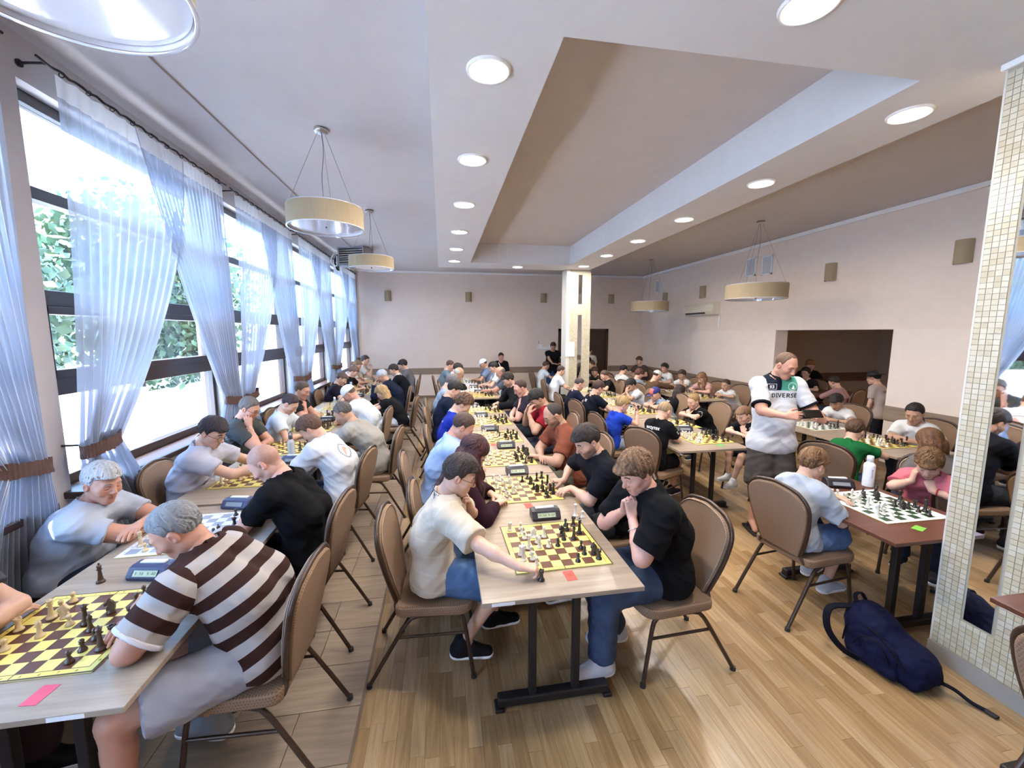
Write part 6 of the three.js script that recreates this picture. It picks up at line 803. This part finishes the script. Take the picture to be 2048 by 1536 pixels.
// the table behind him, by the boy in green
mk({ k: 'dark-haired boy in white tee by the opening', label: 'dark-haired boy in white tee looking down before the dark opening', hd: [5.44, 1.03, -4.9], f: WEST + .3, lod: 1, pit: .55, s: .8, aL: 'rest', aR: 'fold', shirt: { c: '#dcdcdc' }, hair: { ...THICK, c: '#1c1312', fl: .05 }, skin: 'tan' });
mk({ k: 'boy in green tee', label: 'brown-haired boy in green tee seen from behind', hd: [4.14, 1.0, -3.5], f: EAST + .35, lod: 1, pit: .45, s: .78, aR: 'rest', aL: 'fold', shirt: { c: '#176335' }, pants: { c: '#4a5f8a' }, hair: { ...MOP, c: '#4a3020', t: .008 }, ch: -.02 });
mk({ k: 'dark-haired woman in white tee', label: 'dark-haired woman in white tee with a low ponytail beside the pillar', hd: [5.3, 1.08, -3.82], f: WEST + .3, lod: 1, pit: .42, yaw: .05, s: .92, w: .9, fem: 1, aL: 'rest', aR: 'fold', shirt: { c: '#dad9d8', sl: .8 }, hair: { ...SHORT, c: '#17100f', t: .006, nape: -.08, ear: -.02, long: [[[[0, .0, -.1], .045], [[.0, -.1, -.14], .045], [[0, -.2, -.13], .03]]] }, skin: 'tan' });
mk({ k: 'long-haired person in grey top', label: 'person with long brown hair in grey top seen from behind, by the pillar', hd: [4.14, 1.05, -2.84], f: Math.PI - .4, lod: 1, pit: .6, s: .84, fem: 1, aL: 'lap', aR: 'lap', shirt: { c: '#65605f', sl: 1.5 }, hair: { ...SHORT, c: '#4a2e1c', c2: '#6b4629', t: .014, side: -.08, ear: -.08, nape: -.09, long: [[[[.05, 0, -.05], .06], [[.07, -.14, -.05], .055], [[.06, -.26, -.05], .035]], [[[-.05, 0, -.05], .06], [[-.07, -.14, -.05], .055], [[-.06, -.26, -.05], .035]], [[[0, 0, -.07], .065], [[0, -.2, -.1], .055]]] } });
// the dark red-brown table
mk({ k: 'boy in pale blue tee with glasses', label: 'boy in glasses and pale blue tee with jeans shorts, back turned, at the red-brown table', hd: [2.62, 1.05, -2.5], f: EAST + .12, lod: 0, pit: .45, yaw: .05, s: .82, glasses: true, lean: .05, aR: ['chin', { d: [-.02, 0, .03] }], aL: 'fold', shirt: { c: '#a5adba', i: .022, sl: .85, sr: .036, fold: .011, hem: 1 }, pants: { c: '#566c92', denim: 1, len: .95, loose: .022 }, shoe: '#b9bcc4', hair: { ...MOP, c: '#7a5636', c2: '#5a3d26', t: .012 }, slouch: .06, ch: .1 });
mk({ k: 'boy in pink tee', label: 'brown-haired boy in pink tee, face propped on both fists, by the pillar', hd: [3.66, 1.0, -2.5], f: WEST + .5, lod: 0, pit: .6, yaw: .05, s: .8, aL: 'chin', aR: 'cheek', shirt: { c: '#c46a76', i: .018, sl: .75, sr: .028 }, hair: { ...MOP, c: '#5c4023', t: .014 }, lightbrow: 1, extra: ({ g, Wr, El }) => { const p = mix(Wr[1], El[1], .2), q = new THREE.Quaternion().setFromUnitVectors(new THREE.Vector3(0, 0, 1), V(nrm(sub(El[1], Wr[1])))); mesh('wristband', new THREE.TorusGeometry(.026, .006, 6, 20).applyQuaternion(q).translate(...p), std('#b02030', .6), g); } });
// people in the side room
mk({ k: 'long-haired person in dark in the side room', label: 'person with long dark hair seated in the dim side room', hd: [7.8, 1.12, -7.8], f: WEST + .3, lod: 3, pit: .2, s: .92, shirt: { c: '#2a2426' }, hair: { ...SHORT, c: '#17100f', t: .014, side: -.08, nape: -.09, long: [[[[0, 0, -.06], .07], [[0, -.2, -.08], .06]]] } });
mk({ k: 'child in pink at the side room table', label: 'child in pink top bent over the dim side room table', hd: [7.4, 1.05, -6.75], f: .3 + Math.PI, lod: 3, pit: .5, s: .8, aR: ['reach', { w: [7.7, .85, -7.0] }], shirt: { c: '#a78383', sl: 1.7 }, hair: { ...THICK, c: '#2a1a17' } });
mk({ k: 'fair person in black in the side room', label: 'person with fair hair and glasses in black top in the dim side room', hd: [8.3, 1.25, -8.2], f: -.4, lod: 3, pit: .2, s: .95, glasses: '#b5b5b5', shirt: { c: '#101014' }, hair: { ...MOP, c: '#8a5c3a' } });
mk({ k: 'x', stand: 1, label: 'child in black hat and pale lettered tee standing with the back turned', hd: [6.9, 1.27, -5.62], f: Math.PI + .3, lod: 2, pit: .25, s: .78, aL: 'hang', aR: 'hang', shirt: { c: '#b5a59e', sl: .75, hem: 1, prints: [{ back: 1, y: .78, w: .19, h: .075, tex: word('Krakow', '#2a2022', 'italic 62px serif') }, { back: 1, y: .66, w: .08, h: .06, tex: word('82', '#2a2022', 'italic 70px serif') }] }, pants: { c: '#1c1d26' }, hair: { ...SHORT, c: '#15100f' }, cap: { c: '#131217', hat: 1 } });
function ell0(c, r) { return new THREE.SphereGeometry(r, 14, 10).scale(1, .8, .5).translate(...c); }
console.log('tri', Math.round(TRI), 'pieces', pieceCount, 'people', FOLK.length, LT.map(Math.round).join(' '));
renderer.render(scene, camera);
